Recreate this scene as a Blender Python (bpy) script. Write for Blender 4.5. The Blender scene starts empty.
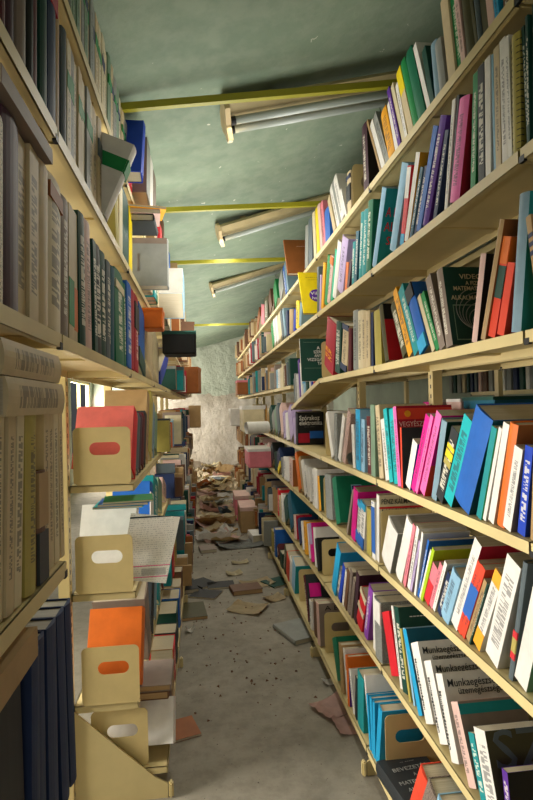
import bpy, bmesh, math, random
from mathutils import Vector, Matrix
random.seed(7)
C = bpy.context.scene.collection
SC = bpy.context.scene
# ------------------------------------------------------------------ camera model
FP, H, TH = 540.0, 1.51, 0.023
_Y = Vector((202-266.5, -(406-400), FP)).normalized()          # aisle direction in (right, up, forward)
_Z = Vector((-TH, 1, 0)); _Z -= _Y*_Z.dot(_Y); _Z.normalize()
_X = _Y.cross(_Z)
if _X.x < 0: _X = -_X
def ray(px, py):
    d = Vector((px-266.5, -(py-400), FP)); return Vector((_X.dot(d), _Y.dot(d), _Z.dot(d)))
def proj(p):
    q = Vector(p)-Vector((0,0,H)); c = _X*q.x+_Y*q.y+_Z*q.z
    return 266.5+FP*c.x/c.z, 400-FP*c.y/c.z
def on_x(px, py, X):
    d = ray(px, py); return d*(X/d.x)+Vector((0,0,H))
def on_y(px, py, Y):
    d = ray(px, py); return d*(Y/d.y)+Vector((0,0,H))
def on_z(px, py, Z):
    d = ray(px, py); return d*((Z-H)/d.z)+Vector((0,0,H))
def y_at(px, X, Z):                                             # distance along the aisle of image column px on the line (X, Z)
    lo, hi = .25, 40
    for _ in range(50):
        m = (lo+hi)/2; x = proj((X, m, Z))[0]
        if (x > px) == (X > 0): lo = m
        else: hi = m
    return (lo+hi)/2
cd = bpy.data.cameras.new('camera'); cam = bpy.data.objects.new('camera', cd); C.objects.link(cam)
cd.sensor_width = 36; cd.lens = FP/800*36; cd.clip_start = .05
# camera axes in world: right = (X.r, Y.r, Z.r) ...
R_ = Vector((_X.x, _Y.x, _Z.x)); U_ = Vector((_X.y, _Y.y, _Z.y)); F_ = Vector((_X.z, _Y.z, _Z.z))
cam.matrix_world = Matrix(((R_.x, U_.x, -F_.x, 0), (R_.y, U_.y, -F_.y, 0), (R_.z, U_.z, -F_.z, H), (0,0,0,1)))
SC.camera = cam
# ------------------------------------------------------------------ materials
def lin(h):
    h = h.lstrip('#'); v = [int(h[i:i+2], 16)/255 for i in (0,2,4)]
    return tuple(c/12.92 if c <= .04045 else ((c+.055)/1.055)**2.4 for c in v)+(1,)
PAL = dict(white='#e8e4dc', cream='#d9cba6', ivory='#cdb992', grey='#93958f', slate='#59656a', charcoal='#2b2f31', black='#141415', tan='#b09062',
  brown='#6b4a34', chestnut='#9a5a2a', orange='#e2701e', amber='#f0a81e', yellow='#f0d414', lime='#a9c61c', olive='#4e4a2c', green='#1f8a4a',
  emerald='#0a6b4b', bottle='#16453a', sage='#7f9a80', teal='#1a8f92', turquoise='#12b3b8', petrol='#0f5468', cyan='#1f9fd0', sky='#8fbbd6',
  blue='#1f62b8', cobalt='#1440b8', navy='#1d2f55', purple='#5a2c92', violet='#8a45a8', plum='#4a2c3a', lilac='#b8a4cc', pink='#f06fb4', magenta='#e0148c',
  crimson='#a8102c', red='#d4202c', scarlet='#e2482e', maroon='#5a1a22', rose='#e2808c', blush='#dcb8ac', steel='#7f9cab', taupe='#8c7c70', khaki='#b3a452', mint='#2cb68c', salmon='#ff837a')
WORD = dict(salmon='salmon red', bottle='dark green', emerald='deep green', petrol='petrol blue', sky='pale blue', steel='steel blue', mint='mint green', sage='sage green', blush='pale pink', rose='rose pink',
  lime='lime green', chestnut='orange-brown', charcoal='dark grey', slate='slate grey', navy='navy blue', cobalt='cobalt blue', turquoise='turquoise', plum='dark plum', taupe='grey-brown', olive='dark olive', crimson='crimson', khaki='khaki yellow')
def word(c): return WORD.get(c, c)
class NT:
    def __init__(s, name):
        s.m = bpy.data.materials.new(name); s.m.use_nodes = True; s.t = s.m.node_tree; s.n = s.t.nodes
        s.b = s.n['Principled BSDF']
    def add(s, typ, **kw):
        x = s.n.new(typ)
        for k, v in kw.items():
            if k.startswith('i_'): x.inputs[int(k[2:])].default_value = v
            else: setattr(x, k, v)
        return x
    def link(s, a, b): s.t.links.new(a, b)
    def math(s, op, a, b=None, clamp=False):
        x = s.n.new('ShaderNodeMath'); x.operation = op; x.use_clamp = clamp
        for i, v in enumerate((a, b)):
            if v is None: continue
            if isinstance(v, (int, float)): x.inputs[i].default_value = v
            else: s.link(v, x.inputs[i])
        return x.outputs[0]
    def mix(s, f, a, b):
        x = s.n.new('ShaderNodeMix'); x.data_type = 'RGBA'
        if isinstance(f, (int, float)): x.inputs[0].default_value = f
        else: s.link(f, x.inputs[0])
        for i, v in ((6, a), (7, b)):
            if isinstance(v, tuple): x.inputs[i].default_value = v
            else: s.link(v, x.inputs[i])
        return x.outputs[2]
    def noise(s, scale, detail=4, vec=None, rough=.6):
        x = s.n.new('ShaderNodeTexNoise'); x.inputs['Scale'].default_value = scale; x.inputs['Detail'].default_value = detail; x.inputs['Roughness'].default_value = rough
        if vec is not None: s.link(vec, x.inputs['Vector'])
        return x.outputs[0]
    def ramp(s, f, a, b, ca=(0,0,0,1), cb=(1,1,1,1)):
        x = s.n.new('ShaderNodeValToRGB'); x.color_ramp.elements[0].position = a; x.color_ramp.elements[1].position = b
        x.color_ramp.elements[0].color = ca; x.color_ramp.elements[1].color = cb
        s.link(f, x.inputs[0]); return x.outputs[0]
    def bump(s, h, strength=.3, dist=.01):
        x = s.n.new('ShaderNodeBump'); x.inputs['Strength'].default_value = strength; x.inputs['Distance'].default_value = dist
        s.link(h, x.inputs['Height']); s.link(x.outputs[0], s.b.inputs['Normal'])
def mul(c, k): return (c[0]*k, c[1]*k, c[2]*k, 1)
def paint(name, hexc, rough=.5, scale=5, dirt=.25, bump=0):
    t = NT(name); c = lin(hexc); tc = t.add('ShaderNodeTexCoord').outputs['Object']
    n = t.ramp(t.noise(scale, 6, tc), .35, .7)
    t.link(t.mix(n, mul(c, 1-dirt), c), t.b.inputs['Base Color']); t.b.inputs['Roughness'].default_value = rough
    if bump: t.bump(t.noise(scale*8, 5, tc), bump, .004)
    return t.m
_cov = {}
def cover_mat(c, style='p'):
    k = (c, style)
    if k in _cov: return _cov[k]
    t = NT('cover_'+c+'_'+style); base = lin(PAL[c]); tc = t.add('ShaderNodeTexCoord'); ob = tc.outputs['Object']
    n = t.ramp(t.noise(14, 5, ob), .3, .75)
    col = t.mix(n, mul(base, .78), base)
    lum = .3*base[0]+.6*base[1]+.1*base[2]
    ink = lin('#f2ecd8') if lum < .25 else lin('#30303a')
    if style in 'tTsb':
        g = t.add('ShaderNodeSeparateXYZ'); t.link(tc.outputs['Generated'], g.inputs[0])
        o = t.add('ShaderNodeSeparateXYZ'); t.link(ob, o.inputs[0])
        spine = t.math('LESS_THAN', t.math('ABSOLUTE', o.outputs[0]), .0065)
        if style in 'tT':
            oi = t.add('ShaderNodeObjectInfo').outputs['Random']
            cv = t.add('ShaderNodeCombineXYZ'); t.link(t.math('MULTIPLY', o.outputs[2], 330 if style == 't' else 190), cv.inputs[2])
            t.link(t.math('MULTIPLY', t.math('GREATER_THAN', g.outputs[1], .5), 7.3), cv.inputs[1]); t.link(t.math('MULTIPLY', oi, 60), cv.inputs[0])
            dash = t.math('GREATER_THAN', t.noise(1.0, 0, cv.outputs[0]), .47)
            wy = t.math('LESS_THAN', t.math('ABSOLUTE', t.math('SUBTRACT', g.outputs[1], .5)), .2 if style == 't' else .3)
            z0 = t.math('GREATER_THAN', g.outputs[2], .16); z1 = t.math('LESS_THAN', g.outputs[2], .84)
            f = t.math('MULTIPLY', t.math('MULTIPLY', spine, dash), t.math('MULTIPLY', wy, t.math('MULTIPLY', z0, z1)))
            col = t.mix(t.math('MULTIPLY', f, .6), col, ink)
        elif style == 's':                                   # speckled page-like grain
            col = t.mix(t.math('GREATER_THAN', t.noise(260, 2, ob), .53), col, mul(base, .35))
        elif style == 'b':
            z0 = t.math('GREATER_THAN', g.outputs[2], .72); z1 = t.math('LESS_THAN', g.outputs[2], .84)
            col = t.mix(t.math('MULTIPLY', spine, t.math('MULTIPLY', z0, z1)), col, ink)
    t.link(col, t.b.inputs['Base Color']); t.b.inputs['Roughness'].default_value = .55; t.b.inputs['Specular IOR Level'].default_value = .3
    _cov[k] = t.m; return t.m
def page_mat(name, a, b):
    t = NT(name); tc = t.add('ShaderNodeTexCoord').outputs['Object']; mp = t.add('ShaderNodeMapping'); t.link(tc, mp.inputs[0]); mp.inputs['Scale'].default_value = (6, 900, 6)
    n = t.noise(1, 3, mp.outputs[0]); t.link(t.mix(n, lin(a), lin(b)), t.b.inputs['Base Color']); t.b.inputs['Roughness'].default_value = .9
    return t.m
M = {}
M['page'] = page_mat('aged_pages', '#8d8168', '#d8cdb2'); M['page_grey'] = page_mat('grey_pages', '#6e6c66', '#b8b4a8'); M['page_tan'] = page_mat('tan_pages', '#7a5f40', '#c9a878')
M['rack'] = paint('cream_enamel', '#d8c48c', .45, 3, .18); M['rack_dark'] = paint('cream_enamel_dark', '#b8a468', .5, 3, .2)  # rack_dark is a deeper cream tone, used on the window frames
M['bookend'] = paint('buff_enamel', '#d6bf84', .45, 6, .16); M['clip'] = paint('black_plastic', '#111111', .5)
M['bar'] = paint('olive_yellow_bar', '#a09a1c', .45, 4, .2); M['lamp'] = paint('lamp_enamel', '#b9a87c', .5, 4, .35); M['lampcap'] = paint('lamp_end_enamel', '#d8c090', .5, 6, .25)
M['tube'] = paint('frosted_tube', '#a3aca6', .25, 3, .08); M['wire'] = paint('steel_wire', '#5a5a50', .35); M['spiral'] = paint('black_wire', '#1a1a1c', .4)
t = NT('slotted_post'); tc = t.add('ShaderNodeTexCoord').outputs['Object']; g = t.add('ShaderNodeSeparateXYZ'); t.link(tc, g.inputs[0])
f = t.math('MULTIPLY', t.math('LESS_THAN', t.math('ABSOLUTE', g.outputs[1]), .006), t.math('LESS_THAN', t.math('FRACT', t.math('MULTIPLY', g.outputs[2], 25)), .4))
t.link(t.mix(f, lin('#d0ba80'), lin('#2a2418')), t.b.inputs['Base Color']); t.b.inputs['Roughness'].default_value = .45; M['post'] = t.m
def mat(c):
    k = 'pl_'+c
    if k not in M: M[k] = paint(k, PAL[c], .6, 12, .2)
    return M[k]
# ceiling, floor, walls
t = NT('ceiling_plaster'); tc = t.add('ShaderNodeTexCoord').outputs['Object']
a = t.ramp(t.noise(1.1, 6, tc), .35, .68); b = t.ramp(t.noise(9, 8, tc), .42, .6)
c = t.mix(a, lin('#71826f'), lin('#889a82')); c = t.mix(t.math('MULTIPLY', b, .25), c, lin('#a3aa96'))
sp = t.math('GREATER_THAN', t.noise(14, 3, tc), .72); c = t.mix(sp, c, lin('#c4c6b4'))
t.link(c, t.b.inputs['Base Color']); t.b.inputs['Roughness'].default_value = .8; t.bump(t.noise(18, 8, tc), .25, .02); M['ceiling'] = t.m
t = NT('concrete_floor'); tc = t.add('ShaderNodeTexCoord').outputs['Object']
a = t.ramp(t.noise(1.6, 8, tc, .7), .35, .65); b = t.ramp(t.noise(11, 8, tc, .7), .45, .62)
c = t.mix(a, lin('#7b7567'), lin('#979081')); c = t.mix(t.math('MULTIPLY', b, .3), c, lin('#54493a'))
c = t.mix(t.math('GREATER_THAN', t.noise(70, 2, tc), .71), c, lin('#3a3128'))
t.link(c, t.b.inputs['Base Color']); t.b.inputs['Roughness'].default_value = .75; t.bump(t.noise(30, 6, tc), .2, .006); M['floor'] = t.m
t = NT('rough_plaster'); tc = t.add('ShaderNodeTexCoord').outputs['Object']
a = t.ramp(t.noise(2.5, 9, tc, .7), .35, .65)
c = t.mix(a, lin('#b3a797'), lin('#d8cfc2')); sp = t.add('ShaderNodeSeparateXYZ'); t.link(tc, sp.inputs[0])
z = t.math('ADD', sp.outputs[2], t.math('MULTIPLY', t.noise(1.2, 5, tc), .5))
c = t.mix(t.math('GREATER_THAN', z, 2.02), c, lin('#b9bfae'))
c = t.mix(t.math('LESS_THAN', z, .52), c, lin('#8a7c6a'))
t.link(c, t.b.inputs['Base Color']); t.b.inputs['Roughness'].default_value = .9; t.bump(t.noise(7, 10, tc, .7), .6, .08); M['plaster'] = t.m
M['wall'] = paint('side_wall_plaster', '#9ea592', .85, 2, .25, .2)
# ------------------------------------------------------------------ mesh helpers
def bx(bm, x0, x1, y0, y1, z0, z1, mtx=None):
    vs = [bm.verts.new((x, y, z)) for x in (x0, x1) for y in (y0, y1) for z in (z0, z1)]
    for f in ((0,1,3,2), (4,6,7,5), (0,4,5,1), (2,3,7,6), (0,2,6,4), (1,5,7,3)): bm.faces.new([vs[i] for i in f])
    if mtx is not None: bmesh.ops.transform(bm, matrix=mtx, verts=vs)
    return vs
def prism(bm, pts, axis, a, b):
    """polygon pts in the two other axes, extruded along axis from a to b"""
    def P(p, h):
        return {'x': (h, p[0], p[1]), 'y': (p[0], h, p[1]), 'z': (p[0], p[1], h)}[axis]
    v0 = [bm.verts.new(P(p, a)) for p in pts]; v1 = [bm.verts.new(P(p, b)) for p in pts]; n = len(pts)
    bm.faces.new(v0[::-1]); bm.faces.new(v1)
    for i in range(n): bm.faces.new((v0[i], v0[(i+1) % n], v1[(i+1) % n], v1[i]))
def tube(bm, pts, r, seg=8):
    pts = [Vector(p) for p in pts]; rings = []
    for i, p in enumerate(pts):
        d = (pts[min(i+1, len(pts)-1)]-pts[max(i-1, 0)]).normalized()
        u = d.cross(Vector((0,0,1)));
        if u.length < .1: u = d.cross(Vector((1,0,0)))
        u.normalize(); v = d.cross(u)
        rings.append([bm.verts.new(p+u*r*math.cos(2*math.pi*k/seg)+v*r*math.sin(2*math.pi*k/seg)) for k in range(seg)])
    for A, B in zip(rings, rings[1:]):
        for k in range(seg): bm.faces.new((A[k], A[(k+1) % seg], B[(k+1) % seg], B[k]))
    bm.faces.new(rings[0][::-1]); bm.faces.new(rings[-1])
def obj(name, bm, m, parent=None, smooth=False):
    bmesh.ops.recalc_face_normals(bm, faces=bm.faces)
    me = bpy.data.meshes.new(name); bm.to_mesh(me); bm.free(); me.materials.append(m)
    if smooth:
        for p in me.polygons: p.use_smooth = True
    o = bpy.data.objects.new(name, me); C.objects.link(o); o.parent = parent; return o
def empty(name, loc=(0,0,0)):
    o = bpy.data.objects.new(name, None); C.objects.link(o); o.location = loc; o.empty_display_size = .05; return o
def tag(o, label=None, cat=None, group=None, kind=None):
    for k, v in (('label', label), ('category', cat), ('group', group), ('kind', kind)):
        if v: o[k] = v
    return o
def dup(o, parent=None):
    c = o.copy(); C.objects.link(c); c.parent = parent
    for ch in list(o.children): dup(ch, c)
    return c
def text_obj(name, s, size, m, parent, mtx, depth=.0004, width=None, shear=0, bold=.0):
    cu = bpy.data.curves.new('text_curve', 'FONT'); cu.body = s; cu.size = size; cu.extrude = depth; cu.resolution_u = 2; cu.shear = shear; cu.offset = bold*size
    tmp = bpy.data.objects.new('text_tmp', cu); me = bpy.data.meshes.new_from_object(tmp)
    bpy.data.objects.remove(tmp); bpy.data.curves.remove(cu)
    if width:
        w = max(v.co.x for v in me.vertices)
        if w > 0:
            for v in me.vertices: v.co.x *= width/w
    me.transform(mtx); me.name = name; me.materials.clear(); me.materials.append(m)
    o = bpy.data.objects.new(name, me); C.objects.link(o); o.parent = parent; return o
# ------------------------------------------------------------------ setting
CS = .25
def ceil_z(x): return 2.825+CS*(x-.12)
def shell(name, verts, m):
    me = bpy.data.meshes.new(name); me.from_pydata(verts, [], [(0,1,2,3)]); me.materials.append(m)
    o = bpy.data.objects.new(name, me); C.objects.link(o); o['kind'] = 'structure'; return o
XL, XR, YB, Y0 = -2.3, 2.9, 11.9, -2.4
bm = bmesh.new(); bx(bm, XL-.1, XR+.1, Y0-.1, YB+.1, -.08, 0); tag(obj('floor', bm, M['floor']), kind='structure')
bm = bmesh.new(); prism(bm, [(XL-.1, ceil_z(XL-.1)), (XR+.1, ceil_z(XR+.1)), (XR+.1, ceil_z(XR+.1)+.08), (XL-.1, ceil_z(XL-.1)+.08)], 'y', Y0-.1, YB+.1); tag(obj('ceiling', bm, M['ceiling']), kind='structure')
bm = bmesh.new(); n = 60
g = [[bm.verts.new((XL+(XR-XL)*i/n, YB-.05-.025*random.random()-(.10 if j < 12 else .03 if j < 13 else 0), 3.75*j/24)) for i in range(n+1)] for j in range(25)]
for j in range(24):
    for i in range(n): bm.faces.new((g[j][i], g[j][i+1], g[j+1][i+1], g[j+1][i]))
for row in g:
    for v in row: v.co.z = min(v.co.z, ceil_z(v.co.x))
tag(obj('wall_back', bm, M['plaster'], smooth=True), kind='structure')
# side walls: the left one has three window openings towards the daylight
def wall_with_openings(name, x, th, holes):
    bm = bmesh.new(); top = ceil_z(x)
    ys = sorted({Y0, YB} | {h[0] for h in holes} | {h[1] for h in holes})
    for a, b in zip(ys, ys[1:]):
        hs = [h for h in holes if h[0] <= a and h[1] >= b]
        if hs:
            bx(bm, x, x+th, a, b, 0, hs[0][2]); bx(bm, x, x+th, a, b, hs[0][3], top)
        else: bx(bm, x, x+th, a, b, 0, top)
    return tag(obj(name, bm, M['wall']), kind='structure')
HOLES = [(1.25, 2.65, .55, 2.0), (5.6, 7.4, .6, 2.05), (9.9, 11.6, .5, 2.05)]
wall_with_openings('wall_left', XL-.1, .1, HOLES)
wall_with_openings('wall_right', XR, .1, [])
bm = bmesh.new(); bx(bm, XL, XR, Y0-.1, Y0, 0, 3.6); tag(obj('wall_front', bm, M['wall']), kind='structure')
for i, h in enumerate(HOLES):
    bm = bmesh.new()
    for a in (h[0], (h[0]+h[1])/2-.025, h[1]-.05): bx(bm, XL-.08, XL-.02, a, a+.05, h[2], h[3])
    for a in (h[2], h[3]-.05): bx(bm, XL-.08, XL-.02, h[0], h[1], a, a+.05)
    tag(obj('window_%d' % (i+1), bm, M['rack_dark']), kind='structure')
# ------------------------------------------------------------------ racks
BAY = 1.04; YBAY = [1.1+BAY*(i-1) for i in range(11)]          # near end of bay i
LEV = dict(A=2.397, B=2.052, C=1.657, D=1.197, E=.842, F=.437, G=.117)
XFR, XPR, XGR = .70, .94, .63
XFL, XPL, XGL = -.27, -.51, -.165
LIP = .027
def shelf_part(s, xf, xp, z, parent, length=BAY, tiltz=0):
    """one sheet-metal shelf: tray, turned-down front lip and rear lip, underside rib; s=+1 right rack, -1 left"""
    bm = bmesh.new(); L = length-.006
    lo, hi = min(xf, xp), max(xf, xp)
    bx(bm, lo, hi, .003, L, z-.003, z)
    bx(bm, xf-.001, xf+.003, .003, L, z-LIP, z) if s > 0 else bx(bm, xf-.003, xf+.001, .003, L, z-LIP, z)
    r = xf+.015*s; bx(bm, min(r, xf), max(r, xf), .003, L, z-LIP, z-LIP+.002)
    q = xp-.004*s; bx(bm, min(q, xp), max(q, xp), .003, L, z-LIP, z)
    for yy in (.003, L-.003): bx(bm, lo, hi, yy, yy+.002, z-LIP, z)
    m = (xf+xp)/2; bx(bm, lo, hi, L/2-.02, L/2+.02, z-.009, z-.003)
    if tiltz:
        for v in bm.verts: v.co.z -= tiltz*v.co.y/length
    o = obj('shelf', bm, M['rack'], parent)
    bm = bmesh.new(); e = xf-.002*s; f = xf+.006*s; bx(bm, min(e, f), max(e, f), L-.014, L+.004, z-LIP-.004, z-LIP+.010)
    if tiltz:
        for v in bm.verts: v.co.z -= tiltz*v.co.y/length
    obj('shelf_clip', bm, M['clip'], o)
    return o
def foot_parts(s, xg, xp, parent):
    bm = bmesh.new()
    prism(bm, [(xp, 0), (xg, 0), (xg, .055), (xg+.05*s, .085), (xp, .36)], 'y', -.005, .002); obj('foot_plate', bm, M['rack'], parent)
    bm = bmesh.new(); bx(bm, min(xg-.003*s, xg-.022*s), max(xg-.003*s, xg-.022*s), -.014, .014, 0, .06)
    bmesh.ops.bevel(bm, geom=list(bm.edges), offset=.006, segments=2, affect='EDGES'); obj('foot_cap', bm, M['rack'], parent)
def post_part(s, xp, parent, y=0):
    bm = bmesh.new(); lo, hi = min(xp+.002*s, xp+.042*s), max(xp+.002*s, xp+.042*s)
    bx(bm, lo, hi, y-.022, y+.022, 0, 2.62)
    obj('post', bm, M['post'], parent)
NTH = ['nearest', 'second', 'third', 'fourth', 'fifth', 'sixth', 'seventh', 'eighth', 'ninth', 'tenth']
def rack(side, i, levels, tilted=None):
    s = 1 if side == 'right' else -1
    xf, xp, xg = (XFR, XPR, XGR) if s > 0 else (XFL, XPL, XGL)
    root = empty('bookcase', (0, YBAY[i], 0))
    tag(root, 'cream steel library bookcase, %s bay of the %s-hand row' % (NTH[i], side), 'bookcase', 'cream steel bookcases along the aisle')
    post_part(s, xp, root)
    foot_parts(s, xg, xp, root)
    for k, z in levels.items():
        shelf_part(s, xg+.0*s if k == 'G' else xf, xp, z, root, tiltz=.17 if tilted == k else 0)
    return root
for i in range(10):
    lv = dict(LEV)
    rack('right', i, lv, tilted='C' if i == 3 else None)
LL = dict(T=2.397, A=2.062, B=1.657, C=1.215, D=.80, E=.375, G=.117)
for i in range(9):
    lv = dict(LL)
    if i == 0: lv = dict(T=2.397, A=2.062, B=1.657, C=1.215, D=.75, G=.117)
    if i == 1: lv = dict(T=2.397, A=2.062, B=1.657)
    rack('left', i, lv)
# rear faces of the right-hand row: the next row stands back to back with it
for i in range(0, 5):
    root = empty('bookcase', (0, YBAY[i], 0)); tag(root, 'cream steel bookcase seen through the gap behind the right-hand row, %s bay' % NTH[i], 'bookcase', 'bookcases back to back with the right row')
    for z in (2.05, 1.66, 1.44, 1.0, .5): shelf_part(-1, 1.25, 1.0, z, root)
    bm = bmesh.new(); bx(bm, 1.24, 1.26, .0, .03, 0, 2.4); obj('post', bm, M['rack'], root)
for i in range(0, 4):
    root = empty('bookcase', (0, YBAY[i], 0)); tag(root, 'dim steel bookcase in the next aisle beyond the right-hand rows, %s bay' % NTH[i], 'bookcase', 'bookcases in the next aisle')
    for z in (2.0, 1.57, 1.2): shelf_part(1, 2.2, 2.45, z, root)
    bm = bmesh.new(); bx(bm, 2.45, 2.49, -.02, .02, 0, 2.4); obj('post', bm, M['rack'], root)
# ------------------------------------------------------------------ books
def build_book(name, t, h, d, hard, side, color, style, o):
    """spine at local x = 0, depth away from the aisle, near board at local y = 0; root mesh is the cover"""
    s = 1 if side == 'right' else -1
    c = min(.0028 if hard else .0011, t*.2); bul = min(.005, t*.18) if hard else 0.0004
    K = 6
    out = [(d, t)]+[(-bul*math.sin(math.pi*k/K), t*(1-k/K)) for k in range(K+1)]+[(d, 0)]
    inn = [(d, c), (c, c), (c, t-c), (d, t-c)]
    bm = bmesh.new(); prism(bm, [(s*x, y) for x, y in out+inn], 'z', 0, h)
    root = obj(name, bm, cover_mat(color, style))
    e = .0035 if hard else .0006
    bm = bmesh.new(); x0, x1 = c*1.2, d-e; bx(bm, min(s*x0, s*x1), max(s*x0, s*x1), c, t-c, e, h-e)
    obj('page_block', bm, M[o.get('pg', 'page')], root)
    if 'cov' in o or 'pan' in o:
        pans = ([(0, 0, 1, 1, o['cov'])] if 'cov' in o else [])+list(o.get('pan', ()))
        for k, (u0, v0, u1, v1, cc) in enumerate(pans):
            bm = bmesh.new(); a, b = s*u0*d, s*u1*d; p = .0003+.0004*k
            bx(bm, min(a, b), max(a, b), -p, 0, v0*h, v1*h); obj('cover_panel', bm, cover_mat(cc, 'p'), root)
    if 'arcs' in o:
        u, v, R, cc = o['arcs']; bm = bmesh.new()
        for q in range(7):
            r = R*(1-q*.12); tube(bm, [(s*u*d-r*1.0*math.sin(a*math.pi/20), -.0012, v*h+.02+r*(1-math.cos(a*math.pi/20))*.9) for a in range(21)], .0012, 4)
        obj('cover_arcs', bm, mat(cc), root)
    if 'circle' in o:
        u, v, r, cc = o['circle']; bm = bmesh.new()
        prism(bm, [(s*u*d+r*math.cos(q*math.pi/16), v*h+r*math.sin(q*math.pi/16)) for q in range(32)], 'y', -.0012, 0); obj('cover_disc', bm, cover_mat(cc, 'p'), root)
    for k, (z0, z1, cc) in enumerate(o.get('lab', ())):
        bm = bmesh.new(); p = bul+.0006; bx(bm, min(-s*p, s*.004), max(-s*p, s*.004), .0003, t-.0003, z0*h, z1*h); obj('spine_label', bm, mat(cc), root)
    for (st, u, v, w, size, cc) in o.get('txt', ()):
        mx = Matrix(((1,0,0,(u*d if s > 0 else -d+u*d)), (0,0,-1,-.0016), (0,1,0,v*h), (0,0,0,1)))
        text_obj('cover_lettering', st, size, mat(cc), root, mx, width=w*d if w else None, bold=.004)
    for (st, v, size, cc, rot) in o.get('stx', ()):
        if rot: mx = Matrix(((0,0,-s,-s*(bul+.0012)), (0,-s,0,t*.5+s*size*.2+s*.006), (-1,0,0,v*h), (0,0,0,1)))
        else: mx = Matrix(((0,0,-s,-s*(bul+.0012)), (-s,0,0,t*.88 if s > 0 else t*.12), (0,1,0,v*h), (0,0,0,1)))
        text_obj('spine_lettering', st, size, mat(cc), root, mx, width=(t*.76 if not rot else None), bold=.01)
    if o.get('spiral'):
        bm = bmesh.new(); n = int(h/.014)
        for k in range(n):
            z = .01+k*.014; tube(bm, [(s*(.004-.008*math.cos(q*.7)), t/2+(t/2+.002)*math.sin(q*.7), z) for q in range(10)], .0012, 5)
        obj('spiral_binding', bm, M['spiral'], root)
    return root
RECS = []
def build_bookend(side):
    s = 1 if side == 'right' else -1; W, Hh, r = .215, .222, .02; bm = bmesh.new()
    def rr(x0, x1, z0, z1, q, bot=True):
        out = []
        for cx, cz, a0 in ((x1-q, z1-q, 0), (x0+q, z1-q, 90), (x0+q, z0+q, 180), (x1-q, z0+q, 270)):
            for k in range(6): a = math.radians(a0+18*k); out.append((cx+q*math.cos(a), cz+q*math.sin(a)))
        return out
    loops = [rr(0, W, -.0, Hh, r), rr(W*.18, W*.72, Hh*.52, Hh*.74, Hh*.108)]
    es = []
    for lp in loops:
        v = [bm.verts.new((s*x, 0, max(0, z))) for x, z in lp]; es += [bm.edges.new((v[i], v[(i+1) % len(v)])) for i in range(len(v))]
    bmesh.ops.triangle_fill(bm, use_beauty=True, use_dissolve=False, edges=es)
    ext = bmesh.ops.extrude_face_region(bm, geom=list(bm.faces)); bmesh.ops.translate(bm, vec=(0, .0028, 0), verts=[g for g in ext['geom'] if isinstance(g, bmesh.types.BMVert)])
    bx(bm, min(0, s*W), max(0, s*W), 0, .02, 0, .0012)
    return obj('bookend', bm, M['bookend'])
BENDS = []
def spans(r):
    a, t, h = r['ang'], r['t'], r['h']; ca, sa = math.cos(a), math.sin(a)
    pts = [(y*ca+z*sa+0, -y*sa+z*ca) for y, z in ((0,0), (t,0), (t,h), (0,h))]
    m = min(p[1] for p in pts); off = 0 if a <= 0 else 0
    return [(r['y']+p[0]+off, p[1]-m) for p in pts]
def ext(poly, z, f):
    v = []
    for (y0, z0), (y1, z1) in zip(poly, poly[1:]+poly[:1]):
        if min(z0, z1) <= z <= max(z0, z1) and abs(z1-z0) > 1e-9: v.append(y0+(y1-y0)*(z-z0)/(z1-z0))
    return f(v) if v else None
def clash(n, f):
    """how far the farther rectangle f sinks into the nearer one n, along the shelf"""
    A, B = spans(n), spans(f); top = min(max(p[1] for p in A), max(p[1] for p in B)); w = -9
    for k in range(26):
        z = .0005+(top-.001)*k/25; a = ext(A, z, max); b = ext(B, z, min)
        if a is not None and b is not None: w = max(w, a-b)
    return w
def settle(rs):
    rs.sort(key=lambda r: r['y']+r['t']/2)
    for it in range(40):
        for n, f in zip(rs, rs[1:]):
            w = clash(n, f)+.0012
            if w > 0: n['y'] -= w*.3; f['y'] += w*.3
    for it in range(6):
        for n, f in zip(rs, rs[1:]):
            w = clash(n, f)+.0010
            if w > 0:
                k = min(w/2, n['t']*.3); n['t'] = max(.004, n['t']-k)
                k = min(w/2, f['t']*.3); f['t'] = max(.004, f['t']-k); f['y'] += k
    for n, f in zip(rs, rs[1:]):
        w = clash(n, f)+.0008
        if w > 0: f['y'] += w
CROP = dict(K1=(433,0,5.33), K2=(350,50,5.33), K3=(280,160,5.33), K4=(230,250,5.33), K5=(433,90,5.33), K6=(360,130,5.33), K7=(433,220,5.33), K8=(350,250,5.33), K9=(280,290,5.33),
  K10=(500,200,5.33), K11=(230,370,5.33), K12=(340,360,5.33), K13=(433,350,5.33), K14=(433,470,5.33), K15=(280,410,5.33), K16=(350,470,5.33), K17=(433,570,5.33), K18=(350,570,5.33),
  K19=(350,660,5.33), K20=(433,660,5.33), K21=(280,520,5.33), K22=(240,490,5.33), K23=(300,630,5.33), K30=(0,0,5.33), K31=(80,90,4.44), K32=(120,220,4.44), K33=(0,190,5.33), K34=(0,80,6.66),
  K35=(60,220,5.33), K36=(0,320,4.44), K37=(0,480,4.44), K38=(0,620,4.44), K39=(70,370,3.81), K40=(70,540,3.135), P=(0,0,1))
def px(k, x, y):
    a, b, f = CROP[k]; return a+x/f, b+y/f
GAP = dict(A=.30, B=.305, C=.355, D=.42, E=.315, F=.365, G=.29)
GAPL = dict(T=.34, A=.30, B=.365, C=.40, D=.38, E=.38, G=.22)
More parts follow.
